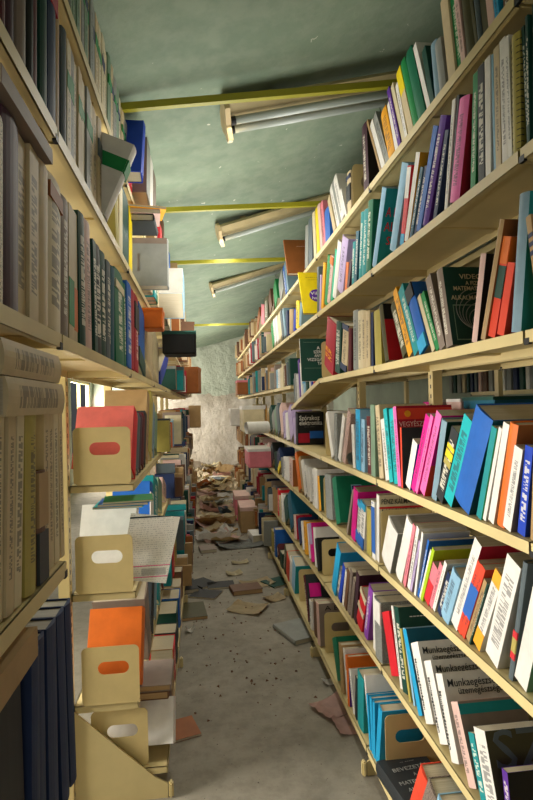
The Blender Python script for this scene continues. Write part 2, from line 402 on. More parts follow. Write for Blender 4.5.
def shelf_books(side, lev, rows, X=None, Z=None, maxh=None):
    s = 1 if side == 'right' else -1
    Xp = (X if X is not None else (XFR if side == 'right' else XFL))+.008*s
    rs = []
    for kc, entries in rows:
        for e in entries:
            x0, x1, tx, ty, color, style = e[:6]; desc = e[6] if len(e) > 6 else ''; o = dict(e[7]) if len(e) > 7 else {}
            Zs = Z if Z is not None else (LEV if side == 'right' else LL)[lev]
            xa, xb = px(kc, x0, 0)[0], px(kc, x1, 0)[0]
            near, far = (xb, xa) if s > 0 else (xa, xb)
            yn, yf = y_at(near, Xp, Zs), y_at(far, Xp, Zs)
            if 'Y' in o: yf = o['Y']+max(.006, yf-yn); yn = o['Y']
            top = on_x(*px(kc, tx, ty), Xp)
            ang = max(-.5, min(.5, math.atan2(top.y-yf, top.z-Zs)))
            h = math.hypot(top.y-yf, top.z-Zs)
            h = o.get('h', h); mh = maxh or (GAP if s > 0 else GAPL)[lev]
            t = max(.004, (yf-yn)*math.cos(ang))
            t = o.get('t', t)
            if style == 'BE':
                rs.append(dict(side=side, lev=lev, y=yn, t=.004, h=.222, ang=0, color='tan', style='BE', desc='', o=o, X=Xp, Z=Zs)); continue
            h = max(.1, min(h, (mh-.012-t*abs(math.sin(ang)))/math.cos(ang)))
            rs.append(dict(side=side, lev=lev, y=yn, t=t, h=h, ang=ang, color=color, style=style, desc=desc, o=o, X=Xp, Z=Zs))
    finish_row(rs)
def finish_row(rs):
    settle(rs)
    for k, r in enumerate(rs):
        o = r['o']
        if r['style'] == 'BE':
            b = build_bookend(r['side']); b.location = (r['X']+(.012 if r['side'] == 'right' else 0)+o.get('in', 0)*(1 if r['side'] == 'right' else -1), r['y'], r['Z']+.0008); BENDS.append((b, r)); r['noun'] = 'bookend'; r['row'] = rs; r['k'] = k; continue
        hard = o.get('hard', r['t'] > .05 or r['style'] == 'h')
        st = {'h': 'p'}.get(r['style'], r['style'])
        name = o.get('name', 'hardback_book' if hard else 'paperback_book')
        s = 1 if r['side'] == 'right' else -1
        d = o.get('d', max(.10, min(.215, .60*r['h']+.02+random.uniform(-.012, .012))))
        b = build_book(name, r['t'], r['h'], d, hard, r['side'], r['color'], st, o)
        lift = r['t']*math.sin(r['ang']) if r['ang'] > 0 else 0
        # spans() keeps the near bottom corner at y and lifts by the lowest corner
        b.location = (r['X']+s*(o.get('in', random.uniform(0, .008))), r['y'], r['Z']+r.get('dz', 0)+lift+.0008); b.rotation_euler = (-r['ang'], 0, 0)
        r['obj'] = b; r['noun'] = o.get('noun', {'hardback_book': 'hardback', 'paperback_book': 'paperback'}.get(name, name.replace('_', ' '))); r['row'] = rs; r['k'] = k; RECS.append(r)
def row_end(side, lev, lo=0, hi=99):
    e = [max(p[0] for p in spans(r)) for r in RECS if r['side'] == side and r['lev'] == lev and lo <= r['y'] < hi]
    return max(e) if e else 0
LEVW = {'right': dict(A='top', B='second', C='third', D='fourth', E='fifth', F='sixth', G='bottom'), 'left': dict(T='top', A='second', B='third', C='fourth', D='fifth', E='sixth', G='bottom')}
def bay_of(y):
    for i in range(9, -1, -1):
        if y >= YBAY[i]-.02: return i
    return 0
ORD = ['first','second','third','fourth','fifth','sixth','seventh','eighth','ninth','tenth','eleventh','twelfth','thirteenth','fourteenth','fifteenth','sixteenth','seventeenth','eighteenth','nineteenth','twentieth']
def label_books():
    def desc(r):
        return r['desc'] or (('thin ' if r['t'] < .009 else 'thick ' if r['t'] > .065 else '')+word(r['color'])+' '+r['noun']+(' leaning away' if r['ang'] > .14 else ' leaning nearer' if r['ang'] < -.14 else ''))
    for r in RECS: r['bay'] = bay_of(r['y']+.01); r['d'] = desc(r)
    def pos(r): return '%s %s-hand shelf, %s bay' % (LEVW[r['side']][r['lev']], r['side'], NTH[r['bay']])
    def nb(r, dk):
        j = r['k']+dk; return RECS_WORD(r['row'][j]) if 0 <= j < len(r['row']) else None
    def RECS_WORD(q): return word(q['color'])
    def c0(r): return '%s, %s' % (r['d'], pos(r))
    def c1(r):
        f = nb(r, 1); return '%s, %s, before the %s one' % (r['d'], pos(r), f) if f else None
    def c2(r):
        n, f = nb(r, -1), nb(r, 1); return '%s, %s, between %s and %s' % (r['d'], pos(r), n, f) if n and f else None
    def c3(r):
        same = [q for q in r['row'] if q['style'] != 'BE' and q['bay'] == r['bay'] and q['color'] == r['color'] and q['noun'] == r['noun']]
        i = same.index(r); return '%s %s %s from the near end, %s' % (ORD[min(i, 19)], word(r['color']), r['noun'], pos(r))
    done = set(); left = list(RECS)
    for f in (c0, c1, c2, c3):
        cnt = {}
        for r in left: cnt.setdefault(f(r), []).append(r)
        nl = []
        for lab, q in cnt.items():
            if lab and (len(q) == 1 or f is c3) and lab not in done and len(lab.split()) <= 16: q[0]['lab'] = lab; done.add(lab); nl += q[1:]
            else: nl += q
        left = nl
    for r in left:
        r['lab'] = c3(r)
    for b, r in BENDS:
        tag(b, 'buff metal bookend with slot handle, %s %s-hand shelf, %s bay' % (LEVW[r['side']][r['lev']], r['side'], NTH[bay_of(r['y']+.03)]), 'bookend', 'buff metal bookends')
    for r in RECS:
        tag(r['obj'], r['lab'], 'book', 'books on the %s %s-hand shelf' % (LEVW[r['side']][r['lev']], r['side']))
# ---- right-hand rack, hand-read from the photograph: (bottom edges, top corner, colour, spine style, description, options)
shelf_books('right', 'A', [('K1', [
  (395,420,392,-130,'crimson','p'),(362,392,360,-120,'brown','t'),(325,347,300,-110,'cyan','t'),(290,322,262,-100,'blush','p'),(255,285,225,-80,'olive','p'),(235,254,200,-80,'slate','h'),
  (222,236,180,-60,'olive','p'),(178,220,140,-40,'olive','h'),(152,174,108,-30,'blush','t'),(122,150,78,-10,'green','t'),(84,120,38,18,'ivory','p')]),
  ('K2', [(478,510,450,-10,'grey','h','plain grey hardback leaning away'),(445,475,420,-10,'steel','h'),(412,432,365,30,'bottle','p'),(392,410,314,12,'white','p'),
  (358,396,285,42,'emerald','h'),(330,356,255,75,'green','h'),(298,324,220,112,'yellow','p','yellow-topped paperback with white lower spine',dict(lab=[(.02,.62,'ivory')])),
  (284,298,230,205,'white','t'),(268,284,204,212,'cream','p'),(252,267,190,232,'purple','t'),(234,250,188,300,'white','p'),(206,238,160,360,'amber','T','orange-brown paperback with dark lettered spine'),
  (188,208,112,388,'grey','T'),(168,187,96,430,'white','p'),(160,168,63,437,'tan','p'),
  (74,100,60,376,'plum','t','dark plum hardback standing upright at the shelf end',dict(hard=True,cov='black'))]),
  ('K3', [(372,375,420,60,'tan','BE'),(350,370,346,92,'ivory','p','cream book with dark blue band',dict(lab=[(.83,.93,'navy'),(.3,.7,'charcoal')])),(344,352,314,180,'white','p'),(322,342,264,195,'white','t'),(304,320,240,228,'grey','p'),(288,302,232,262,'white','t'),
  (274,287,236,268,'ivory','p'),(246,272,240,272,'blue','p'),(232,245,214,235,'rose','t'),(218,231,200,240,'blush','p'),(194,208,180,240,'yellow','p'),(180,193,168,262,'cream','p'),(156,176,154,322,'slate','h'),(136,152,140,325,'grey','p')]),
  ('K4', [(316,330,316,-12,'chestnut','h','large orange-brown hardback standing face out',dict(**{'in':-.10},Y=3.66,t=.022,cov='chestnut',d=.21,txt=[('------',.4,.78,.4,.02,'blush')])),(304,312,284,60,'steel','t'),(292,302,264,68,'blue','t'),(262,284,246,140,'grey','p'),(238,254,220,180,'green','p'),(208,222,192,205,'brown','h'),(182,200,180,250,'olive','t'),(164,180,164,300,'rose','p'),(142,160,120,260,'chestnut','h')])])
shelf_books('right', 'B', [('K1', [(545,575,545,-40,'petrol','T'),(515,542,512,35,'bottle','T'),(500,514,488,98,'bottle','T'),(484,498,452,155,'bottle','T')]),
  ('K5', [(424,466,416,-270,'khaki','h','mustard spiral-bound volume',dict(spiral=True)),(394,416,372,-262,'white','t'),(362,392,345,-260,'white','t'),(330,358,316,-210,'ivory','t'),(318,329,302,-180,'sky','p'),(288,316,282,-165,'white','p'),
  (235,268,230,-140,'charcoal','T'),(190,216,205,-85,'green','t'),(76,128,128,95,'pink','t','thick hardback with pink spine and crimson cover',dict(cov='crimson',hard=True,d=.16)),(62,74,106,40,'charcoal','p'),(44,60,88,60,'white','t')]),
  ('K6', [(404,424,470,0,'navy','t'),(318,352,430,-40,'purple','t','purple hardback leaning over blue paperbacks',dict(hard=True,cov='purple',in_=0)),(292,316,408,20,'blue','p'),(270,290,334,220,'navy','t'),(252,268,318,222,'petrol','t'),
  (228,250,290,148,'white','p','tall white paperback with amber cover',dict(cov='amber')),(206,227,246,215,'red','p','white and red paperback',dict(lab=[(.6,.98,'white'),(.0,.15,'cyan')])),(146,182,222,215,'sky','h'),
  (50,74,115,265,'sky','h','teal hardback with red lettering on its cover',dict(cov='teal',txt=[('A HA',.05,.66,.36,.05,'red'),('ALA',.05,.48,.32,.05,'red'),('SZ',.12,.31,.2,.045,'red')]))]),
  ('K3', [(454,480,468,225,'emerald','t','dark teal hardback with gold specks',dict(hard=True)),(428,452,440,292,'teal','t'),(406,427,418,305,'teal','t'),(388,404,400,400,'petrol','t'),(368,386,374,460,'teal','t'),(350,364,368,555,'plum','p'),(336,349,344,560,'orange','p'),
  (300,334,352,440,'lilac','t'),(278,298,334,440,'white','p'),(268,280,303,505,'mint','p'),(250,266,276,538,'blush','t',' blush paperback with an orange head'.strip(),dict(lab=[(.82,.98,'orange')])),(228,248,246,540,'green','p'),(214,226,226,565,'amber','p','thin peach paperback'),(206,213,210,620,'lilac','p'),(196,205,196,578,'slate','p')]),
  ('K4', [(384,400,342,138,'yellow','p','bright yellow book with purple disc facing the aisle',dict(**{'in':-.08},Y=3.225,t=.014,hard=True,cov='yellow',d=.2,circle=(.50,.42,.05,'purple'),txt=[('Világ',.29,.44,.40,.034,'white'),('hajó',.32,.33,.30,.034,'white'),('------',.2,.86,.4,.014,'olive'),('----',.28,.8,.3,.012,'olive')])),
  (366,378,372,300,'steel','p'),(346,362,348,290,'yellow','T'),(334,344,338,330,'cobalt','p'),(312,330,312,335,'tan','h'),(300,310,294,340,'navy','p'),(290,299,276,340,'steel','p'),(278,288,262,350,'slate','p'),(262,276,246,375,'cream','p'),(250,260,232,385,'white','p'),(238,248,224,390,'white','t'),(222,234,210,430,'green','p')])])
shelf_books('right', 'C', [('P', [(533,538,519,222,'tan','p','beige booklet with blue stripes leaning at the photo edge',dict(lab=[(.80,.84,'navy'),(.72,.76,'navy'),(.64,.68,'navy')],cov='tan'))]),('K7', [
  (388,438,432,-108,'steel','h','tall teal hardback with blue spine',dict(cov='teal')),(346,386,404,240,'scarlet','p'),(304,344,390,100,'scarlet','p','red paperback with orange and black upper cover',dict(cov='red',lab=[(.40,.72,'bottle'),(.74,1,'orange')],pan=[(0,.42,1,.75,'bottle'),(0,.75,1,1,'orange')])),
  (252,276,354,15,'tan','h','tall orange-brown hardback leaning nearer',dict(cov='chestnut')),(192,220,240,196,'blush','h','black hardback with beige spine',dict(cov='black')),
  (64,98,10,285,'taupe','t','dark green volume on video technique with grey spine',dict(arcs=(.5,.09,.075,'grey'),hard=True,cov='bottle',d=.2,pan=[(.08,.06,.09,.5,'sage'),(.08,.495,.62,.507,'sage'),(.08,.06,.62,.072,'sage')],txt=[('VIDEO',.24,.84,.34,.022,'cream'),('A FIZIKA',.32,.76,.3,.018,'cream'),('MATEMATIKA',.12,.69,.5,.019,'cream'),('ALKALMAZÁS',.07,.57,.56,.019,'cream')]))]),
  ('K8', [(464,496,388,165,'taupe','t'),(440,462,352,262,'green','t'),(420,439,330,288,'cream','p'),(372,418,290,232,'blue','h','blue hardback with black top',dict(lab=[(.78,1,'black'),(.0,.2,'cyan')])),(334,370,246,236,'teal','t'),(306,332,210,266,'amber','T'),
  (270,302,194,346,'olive','T'),(166,186,134,320,'olive','h','dark hardback with red cover',dict(cov='red',pan=[(0,.72,1,1,'black')])),(126,160,116,335,'khaki','p')]),
  ('K9', [(486,498,484,120,'navy','p'),(464,484,462,118,'ivory','t'),(440,462,438,118,'ivory','t'),(414,438,412,120,'cream','t'),(386,412,384,120,'grey','t'),(356,372,358,215,'maroon','p'),(318,350,330,210,'ivory','t','cream and navy paperback',dict(lab=[(.88,1,'navy'),(0,.14,'navy')])),(290,316,298,190,'bottle','T'),
  (232,282,248,216,'crimson','p','crimson hardback with yellow spine letters',dict(hard=True,stx=[('ER',.36,.03,'amber',0),('SZ',.24,.03,'amber',0)])),
  (210,214,206,290,'tan','BE')])])
shelf_books('right', 'D', [('K14', [(560,600,580,-150,'petrol','h'),(520,556,540,-140,'white','t'),(494,522,512,-130,'tan','h'),(440,482,482,-120,'cobalt','T'),(344,388,404,-115,'white','t','white paperback with grey-brown cover',dict(cov='taupe')),
  (300,342,368,-240,'orange','p','orange hardback with wide orange cover',dict(hard=True,cov='chestnut')),(266,298,345,-240,'white','p'),(246,264,330,-220,'white','p'),(216,244,296,-220,'teal','p','green hardback with teal edge',dict(cov='green')),(116,212,232,-265,'blue','h','thick blue binder with rounded spine',dict(cov='petrol',name='ring_binder')),
  (66,114,190,-235,'turquoise','T','turquoise paperback with white lettered spine',dict(cov='bottle')),(22,62,132,-160,'charcoal','T','black paperback with yellow lettering',dict(lab=[(.72,.78,'yellow'),(.6,.7,'yellow'),(.5,.58,'khaki')]))]),
  ('K13', [(-6,22,50,385,'steel','h','steel blue hardback with dark green cover',dict(cov='bottle'))]),
  ('K12', [(412,440,512,316,'pink','t','thick pink paperback with magenta cover, nearest of three pink ones',dict(cov='magenta',pan=[(0,0,1,.4,'scarlet')])),(396,411,488,316,'pink','t','pink paperback, middle of three leaning pink ones',dict(cov='magenta')),(372,394,464,330,'magenta','t','magenta paperback, farthest of three leaning pink ones'),
  (336,362,374,446,'white','p','short white paperback with blue cover',dict(cov='cobalt')),(326,334,318,360,'scarlet','p','red-edged book with dark cover',dict(cov='charcoal',d=.15)),
  (308,325,280,252,'pink','t','tall pink-spined book with red titled cover',dict(cov='crimson',d=.215,pan=[(.02,.83,1,.97,'scarlet')],txt=[('VEGYÉSZETI',.04,.74,.55,.026,'blush')],circle=(.2,.9,.012,'amber'))),
  (280,304,250,266,'turquoise','T'),(258,278,224,266,'turquoise','T'),(232,255,204,320,'white','t'),(206,228,182,246,'ivory','T'),(166,188,160,240,'sage','h'),
  (142,160,134,300,'maroon','T'),(112,130,112,318,'sky','T'),(84,108,80,266,'cyan','T','cyan paperback with pale patterned cover',dict(cov='sky')),(68,82,58,345,'white','p')]),
  ('K15', [(322,340,352,20,'blush','s'),(306,320,330,40,'white','p'),(288,304,285,20,'grey','s'),(272,287,240,30,'white','p'),
  (230,234,206,12,'tan','BE'),(66,76,64,12,'black','p','black electronics book with red and blue wave on cover',dict(d=.2,hard=True,cov='black',pan=[(.03,.07,.46,.36,'crimson'),(.46,.2,.98,.42,'blue')],txt=[('Szórakoz',.06,.76,.78,.05,'white'),('elektronika',.06,.61,.88,.05,'white'),('---- ----',.25,.54,.4,.014,'grey')])),
  (50,62,46,40,'lilac','p'),(34,48,28,20,'white','p'),(18,32,10,20,'lilac','t')]),
  ('K11', [(300,320,284,235,'lilac','p'),(280,298,262,235,'blush','p'),(262,278,244,240,'slate','p'),(244,260,230,250,'sage','h'),(228,242,218,260,'grey','p'),(212,226,204,220,'bottle','p'),(196,210,198,240,'tan','p'),
  (118,126,114,196,'ivory','h','orange pictured book facing the aisle with cream edge',dict(cov='cream',d=.2,pan=[(.1,.1,.95,.9,'amber'),(.2,.3,.8,.5,'brown')]))])])
shelf_books('right', 'E', [('K17', [(560,600,600,-80,'navy','h'),(496,516,524,-60,'mint','p'),(378,446,506,-80,'white','p','thick white page block leaning with sage cover',dict(cov='sage')),(352,376,432,-110,'slate','h','slate paperback with red and yellow bands',dict(lab=[(.36,.42,'red'),(.24,.36,'khaki'),(.18,.24,'red')])),(276,350,398,-72,'white','T','thick white paperback with two-line lettered spine',dict(hard=False)),
  (220,266,340,36,'white','t','white paperback with yellow ends on spine',dict(lab=[(.0,.22,'amber'),(.84,1,'amber')])),(210,219,308,90,'bottle','t'),(184,208,284,80,'tan','t'),(158,183,274,8,'scarlet','t','red paperback with blue middle, nearer of two alike',dict(lab=[(.28,.7,'blue')])),(132,156,252,-8,'scarlet','t','red paperback with blue middle, farther of two alike',dict(lab=[(.28,.7,'blue')])),
  (92,130,222,-130,'white','t','tall white paperback with red cover',dict(cov='crimson')),(34,80,96,20,'sky','t','pale blue paperback with worn creased spine'),(10,32,72,40,'navy','T')]),
  ('K16', [(428,442,516,545,'white','t'),(408,426,484,548,'rose','t'),(376,404,440,552,'rose','p','pink and red paperback',dict(lab=[(0,.55,'red')])),(362,375,424,420,'lime','p','lime green paperback with lime cover',dict(cov='lime')),(350,360,408,430,'white','p'),(340,349,394,372,'blue','t'),(330,339,370,330,'white','p','tall white paperback'),(318,328,366,385,'lilac','t'),(302,316,352,310,'white','T'),(286,300,340,300,'rose','t'),
  (246,284,324,325,'white','p','white paperback leaning far over',dict(pg='page_grey')),(158,212,268,380,'white','h','thick white book leaning beside the buff bookend',dict(h=.20,pg='page_grey',cov='grey')),
  (147,149,147,240,'tan','BE'),(132,146,132,130,'white','p','white book with red line and black title on cover',dict(d=.2,cov='cream',pan=[(0,.80,1,.83,'red')],txt=[('PÉNZ KÁLMÁN',.04,.87,.7,.03,'charcoal'),('A MAGYAR SZOCI',.03,.71,.95,.036,'charcoal')])),(112,130,106,160,'white','p','white paperback with blue stripe along spine',dict(stx=[('l',.98,.03,'blue',1)],lab=[(.1,.9,'blue')])),(84,108,84,200,'khaki','p'),(54,78,66,180,'white','T','white paperback with bright blue ends, nearer of two',dict(lab=[(.0,.25,'blue'),(.86,1,'cyan')])),(30,52,44,180,'white','T','white paperback with bright blue ends, farther of two',dict(lab=[(.0,.25,'blue'),(.86,1,'cyan')])),(-4,18,10,105,'magenta','p')]),
  ('K15', [(352,360,384,440,'taupe','p'),(292,316,268,370,'emerald','h','wide emerald folder in a crinkled plastic sleeve',dict(name='ring_binder',cov='emerald',d=.22,pan=[(.36,.46,.62,.80,'sky'),(.375,.48,.605,.78,'navy')],txt=[('A',.41,.52,.17,.085,'white')])),(246,280,236,340,'grey','s'),
  (222,226,210,370,'tan','BE'),(205,216,194,350,'amber','p','amber paperback with dark cover',dict(cov='bottle')),(186,203,182,310,'white','p'),(170,184,166,312,'white','t'),(156,168,144,314,'white','p'),(140,154,122,314,'white','t'),(126,138,98,310,'white','p'),(112,125,78,380,'tan','p'),(98,110,62,375,'orange','p'),
  (40,56,38,250,'blush','t','pale pink book with brown facing cover',dict(cov='chestnut')),(24,38,20,250,'white','t')]),
  ('K11', [(296,310,290,465,'white','p'),(280,294,276,470,'grey','t'),(258,276,246,470,'navy','p','navy paperback with yellow foot',dict(lab=[(0,.3,'yellow')])),(236,250,232,440,'bottle','h'),(214,230,206,430,'charcoal','h'),(196,210,190,420,'blush','p')])])
shelf_books('right', 'F', [('P', [(506,512,499,768,'purple','T','black book with purple spine at the photo corner',dict(cov='black',d=.19,hard=False,txt=[('El',.16,.3,.5,.07,'khaki')],circle=(.78,.42,.04,'khaki')))]),
  ('K18', [(398,440,350,440,'white','t')] and []),
  ('P', [(486,500,471,725,'white','T','thick white journal with grey-green lettered cover',dict(cov='olive',hard=False,d=.2,txt=[('SZ',.06,.55,.8,.13,'slate')])),(478,485,465,731,'teal','T'),(466,476,440,705,'blush','t','torn pink-beige spine book with teal-banded beige cover',dict(hard=True,cov='taupe',d=.2,pan=[(0,.84,1,.97,'teal')])),
   (449,458,433,672,'white','p','white occupational health book, nearest of three alike',dict(hard=True,cov='white',d=.2,txt=[('Munkaegészségtan',.05,.84,1.0,.03,'charcoal'),('üzemegészségtan',.2,.75,.8,.026,'charcoal')],stx=[('Munkaegészségtan',.80,.021,'charcoal',1)])),
   (436,446,417,661,'white','p','white occupational health book, middle of three alike',dict(hard=True,cov='white',d=.2,txt=[('Munkaegészségtan',.05,.84,1.0,.03,'charcoal'),('üzemegészségtan',.2,.75,.8,.026,'charcoal')],stx=[('Munkaegészségtan',.80,.021,'charcoal',1)])),
   (422,432,400,650,'white','p','white occupational health book, farthest of three alike',dict(hard=True,cov='white',d=.2,txt=[('Munkaegészségtan',.05,.84,1.0,.03,'charcoal'),('üzemegészségtan',.2,.75,.8,.026,'charcoal')],stx=[('Munkaegészségtan',.80,.021,'charcoal',1)])),
   (415,420,399,627,'cyan','p','thin cyan paperback with petrol cover',dict(cov='petrol'))]),
  ('K18', [(318,330,262,300,'sky','p'),(300,314,250,300,'khaki','p'),(262,290,214,180,'bottle','T','dark green paperback with titled cover',dict(cov='bottle',txt=[('------',.2,.86,.4,.03,'white'),('-----',.4,.64,.4,.03,'white')])),(244,260,195,172,'white','t'),
  (188,240,140,198,'red','h','thick red hardback leaning across the shelf end'),(112,150,104,110,'grey','s','thick white volume with blue speckled foot',dict(lab=[(.62,.98,'white')])),(92,110,90,96,'white','p'),(58,82,84,84,'violet','t'),(18,54,44,122,'red','p','red paperback with white band',dict(lab=[(.42,.56,'cream'),(.86,1,'cream')])),(-2,14,18,60,'taupe','s')]),
  ('K21', [(382,400,398,280,'plum','s'),(366,380,384,285,'taupe','s'),(346,362,366,282,'brown','p'),(334,344,352,285,'white','t'),(318,332,344,262,'cobalt','p'),(302,316,328,300,'slate','T'),(214,217,214,130,'tan','BE'),(272,294,318,222,'cyan','h','cyan folder leaning nearer by the bookend',dict(cov='cyan'))]),
  ('K22', [(410,426,394,260,'black','s'),(396,408,384,200,'white','p'),(378,394,362,180,'magenta','p','magenta and lilac paperback',dict(lab=[(.45,1,'lilac')])),(364,376,350,180,'white','p'),(346,362,338,165,'amber','t'),(332,344,322,165,'white','p'),(314,330,302,160,'navy','p'),(290,304,284,130,'blush','h','cream-edged book with red top',dict(cov='crimson')),(262,284,232,70,'petrol','h','petrol blue folder with wide dark cover',dict(cov='petrol',d=.21)),(236,258,222,70,'bottle','h')])])
shelf_books('right', 'G', [('P', [(404,411,421,766,'scarlet','p','scarlet booklet leaning on the near bottom shelf'),(412,421,431,774,'taupe','s'),(423,431,437,782,'sky','p','pale blue booklet with blue cover near the photo bottom',dict(cov='blue'))]),('K23', [(420,424,420,450,'tan','BE'),(396,416,412,400,'cyan','h'),(384,395,380,365,'cyan','h'),(372,383,360,340,'cyan','h'),(362,371,344,322,'cyan','h'),(352,361,320,220,'white','p'),(304,338,304,220,'teal','h'),(292,302,294,250,'charcoal','p'),(278,290,254,200,'white','t'),(266,277,256,150,'orange','h','orange-topped purple hardback',dict(cov='purple',pan=[(0,.72,1,1,'orange')],lab=[(.7,1,'orange')])),(248,262,226,104,'white','p'),(228,244,214,80,'tan','h'),(196,224,156,66,'emerald','h')]),
  ('K21', [(226,230,190,430,'tan','BE'),(200,216,190,430,'blush','p','pale book with grey-brown cover and dark capitals',dict(cov='taupe',d=.17,txt=[('A BA',.2,.84,.7,.035,'black')])),(176,196,170,420,'brown','p'),(160,174,154,420,'white','t'),(146,158,100,385,'maroon','t','dark red paperback leaning away with pink pattern',dict(cov='charcoal',pan=[(.1,.5,.5,.8,'magenta')]))]),
  ('K22', [(304,308,276,380,'tan','BE'),(272,288,276,380,'sky','p','pale paperback with teal cover',dict(cov='teal')),(258,270,262,370,'white','p'),(240,256,244,355,'scarlet','p'),(226,238,236,330,'olive','t'),(210,224,208,320,'bottle','h'),(194,208,190,320,'maroon','t')])], X=XGR, Z=LEV['G'])
# bay with the collapsed third shelf: books stand on the sloping tray
rs = []
ytop, yend = YBAY[3], YBAY[4]
def slope_z(y): return LEV['C']-.17*(y-ytop)/BAY
for (y, t, h, c, st, d, o) in [(3.27,.012,.27,'white','p','dark grey-green book facing the aisle at the tray end',dict(**{'in':-.095},cov='bottle',d=.21,hard=True,txt=[('----------',.1,.9,.5,.018,'sage'),('A BŐR',.5,.74,.4,.03,'white'),('SZERKEZETI',.4,.65,.5,.026,'white'),('ANYAGOK',.42,.56,.48,.026,'white'),('VIZSGÁLAT',.2,.47,.7,.026,'white'),('TANA',.5,.38,.3,.026,'white')],pan=[(.1,.30,.9,.306,'sage')])),
  (3.38,.03,.12,'red','t','',{}),(3.44,.03,.13,'cobalt','p','',{}),(3.50,.03,.12,'white','p','',{}),(3.60,.05,.20,'bottle','h','',{}),(3.68,.06,.25,'sky','t','pale blue and white tall binder on the sloping tray',dict(lab=[(.3,.6,'cyan'),(.6,1,'white')])),(3.78,.05,.25,'white','p','',{}),(3.86,.05,.29,'purple','p','tall purple book leaning on the sloping tray',{}),(3.96,.03,.2,'white','t','',{}),(4.02,.04,.22,'grey','h','',{}),(4.10,.04,.2,'slate','p','',{})]:
    rs.append(dict(side='right', lev='C', y=y, t=t, h=h, ang=.16, color=c, style=st, desc=d, o=o, X=XFR+.008, Z=0))
settle_z = slope_z
settle(rs)
for r in rs: r['Z'] = slope_z(r['y']+r['t'])+r['t']*.03+.004
_s = settle; settle = lambda q: None
finish_row(rs); settle = _s

# ---- left-hand rack
def journals(p0, p1, n, lev, cols, hs, **kw):
    out = []
    for i in range(n):
        a, b = p0+(p1-p0)*i/n, p0+(p1-p0)*(i+1)/n
        o = dict(h=hs+random.uniform(-.008, .008)); o.update(kw)
        if i % 5 != 2 and kw.get('lab0'): o['lab'] = [(.62+random.uniform(-.05, .05), .74+random.uniform(-.02, .03), random.choice(kw['lab0']))]
        out.append((a, b, b, 0, random.choice(cols), random.choice('tpt'), '', o))
    return out
def up(lst): return [e[:2]+(e[1], -400)+e[4:] for e in lst]
shelf_books('left', 'T', [('P', [(60,71,71,-200,'charcoal','h','dark cloth-bound volume at the near end',dict(h=.26))]+journals(72, 128, 20, 'T', ['ivory','cream','sage','grey'], .268, lab0=['green','emerald','green','navy'], name='journal_volume')+journals(128, 134, 3, 'T', ['teal','white','red'], .26, name='journal_volume'))])
shelf_books('left', 'A', [('K30', up([(-40,0,0,0,'plum','p','',dict(h=.28)),(0,45,0,0,'maroon','h','',dict(h=.28)),(48,92,0,0,'plum','h','',dict(h=.285)),(94,140,0,0,'taupe','h','',dict(h=.285)),(142,176,0,0,'black','h','',dict(h=.28)),(180,214,0,0,'maroon','h','',dict(h=.285)),(216,252,0,0,'bottle','h','',dict(h=.285)),(256,298,0,0,'navy','h','navy hardback with red head',dict(h=.285,lab=[(.86,1,'crimson')])),(301,330,0,0,'tan','h','',dict(h=.28)),(334,356,0,0,'slate','h','',dict(h=.27))])),
  ('P', journals(69.5, 101, 9, 'A', ['ivory','cream','grey'], .285, lab0=['emerald','green','emerald','slate'], name='journal_volume')+[
  (117,120,118,200,'khaki','p'),(120,123,123,195,'cream','p'),(123,129.5,129,190,'bottle','h','dark green hardback near the bay end'),(130,133,133,185,'yellow','p')])])
shelf_books('left', 'B', [('K33', up([(-60,20,0,0,'cream','s','',dict(h=.27)),(24,114,0,0,'plum','h','wide black-plum volume',dict(h=.3)),(116,165,0,0,'ivory','T','',dict(h=.30,name='bound_periodical')),(166,214,0,0,'ivory','T','',dict(h=.302,name='bound_periodical')),(215,270,0,0,'ivory','p','',dict(h=.302,name='bound_periodical')),(271,340,0,0,'cream','T','cream bound volume with brown label',dict(h=.305,name='bound_periodical',lab=[(.84,.94,'chestnut')])),(341,384,0,0,'taupe','t','',dict(h=.302,name='bound_periodical'))])),
  ('K35', [(70,97,92,-40,'ivory','p','cream paperback with green foot label',dict(lab=[(.12,.46,'green')])),(98,117,112,-10,'ivory','p','cream paperback with orange foot label',dict(lab=[(.1,.42,'orange')])),(118,149,138,2,'bottle','T'),(150,187,174,45,'blush','t'),(188,204,190,122,'bottle','T'),(205,234,222,164,'charcoal','T'),(235,260,252,205,'bottle','T'),(261,282,280,258,'slate','T'),(283,299,300,285,'petrol','p'),(300,344,334,310,'emerald','t','emerald hardback with small cream tag, nearer of two',dict(lab=[(.8,.88,'cream')])),(345,359,352,350,'emerald','t'),
  (361,384,380,372,'blue','T'),(386,403,402,385,'crimson','h'),(404,424,420,395,'crimson','t','crimson hardback with black lettered spine',dict(lab=[(.55,.9,'charcoal')])),(426,458,460,362,'blue','h','blue hardback with magenta edge and dark foot',dict(lab=[(0,.25,'bottle')],cov='blue'))]),
  ('P', [(147,154,154,293,'ivory','h'),(154.5,160,160,310,'cream','h'),(161,170,168,338,'cobalt','h','cobalt blue hardback leaning at the bay end')])])
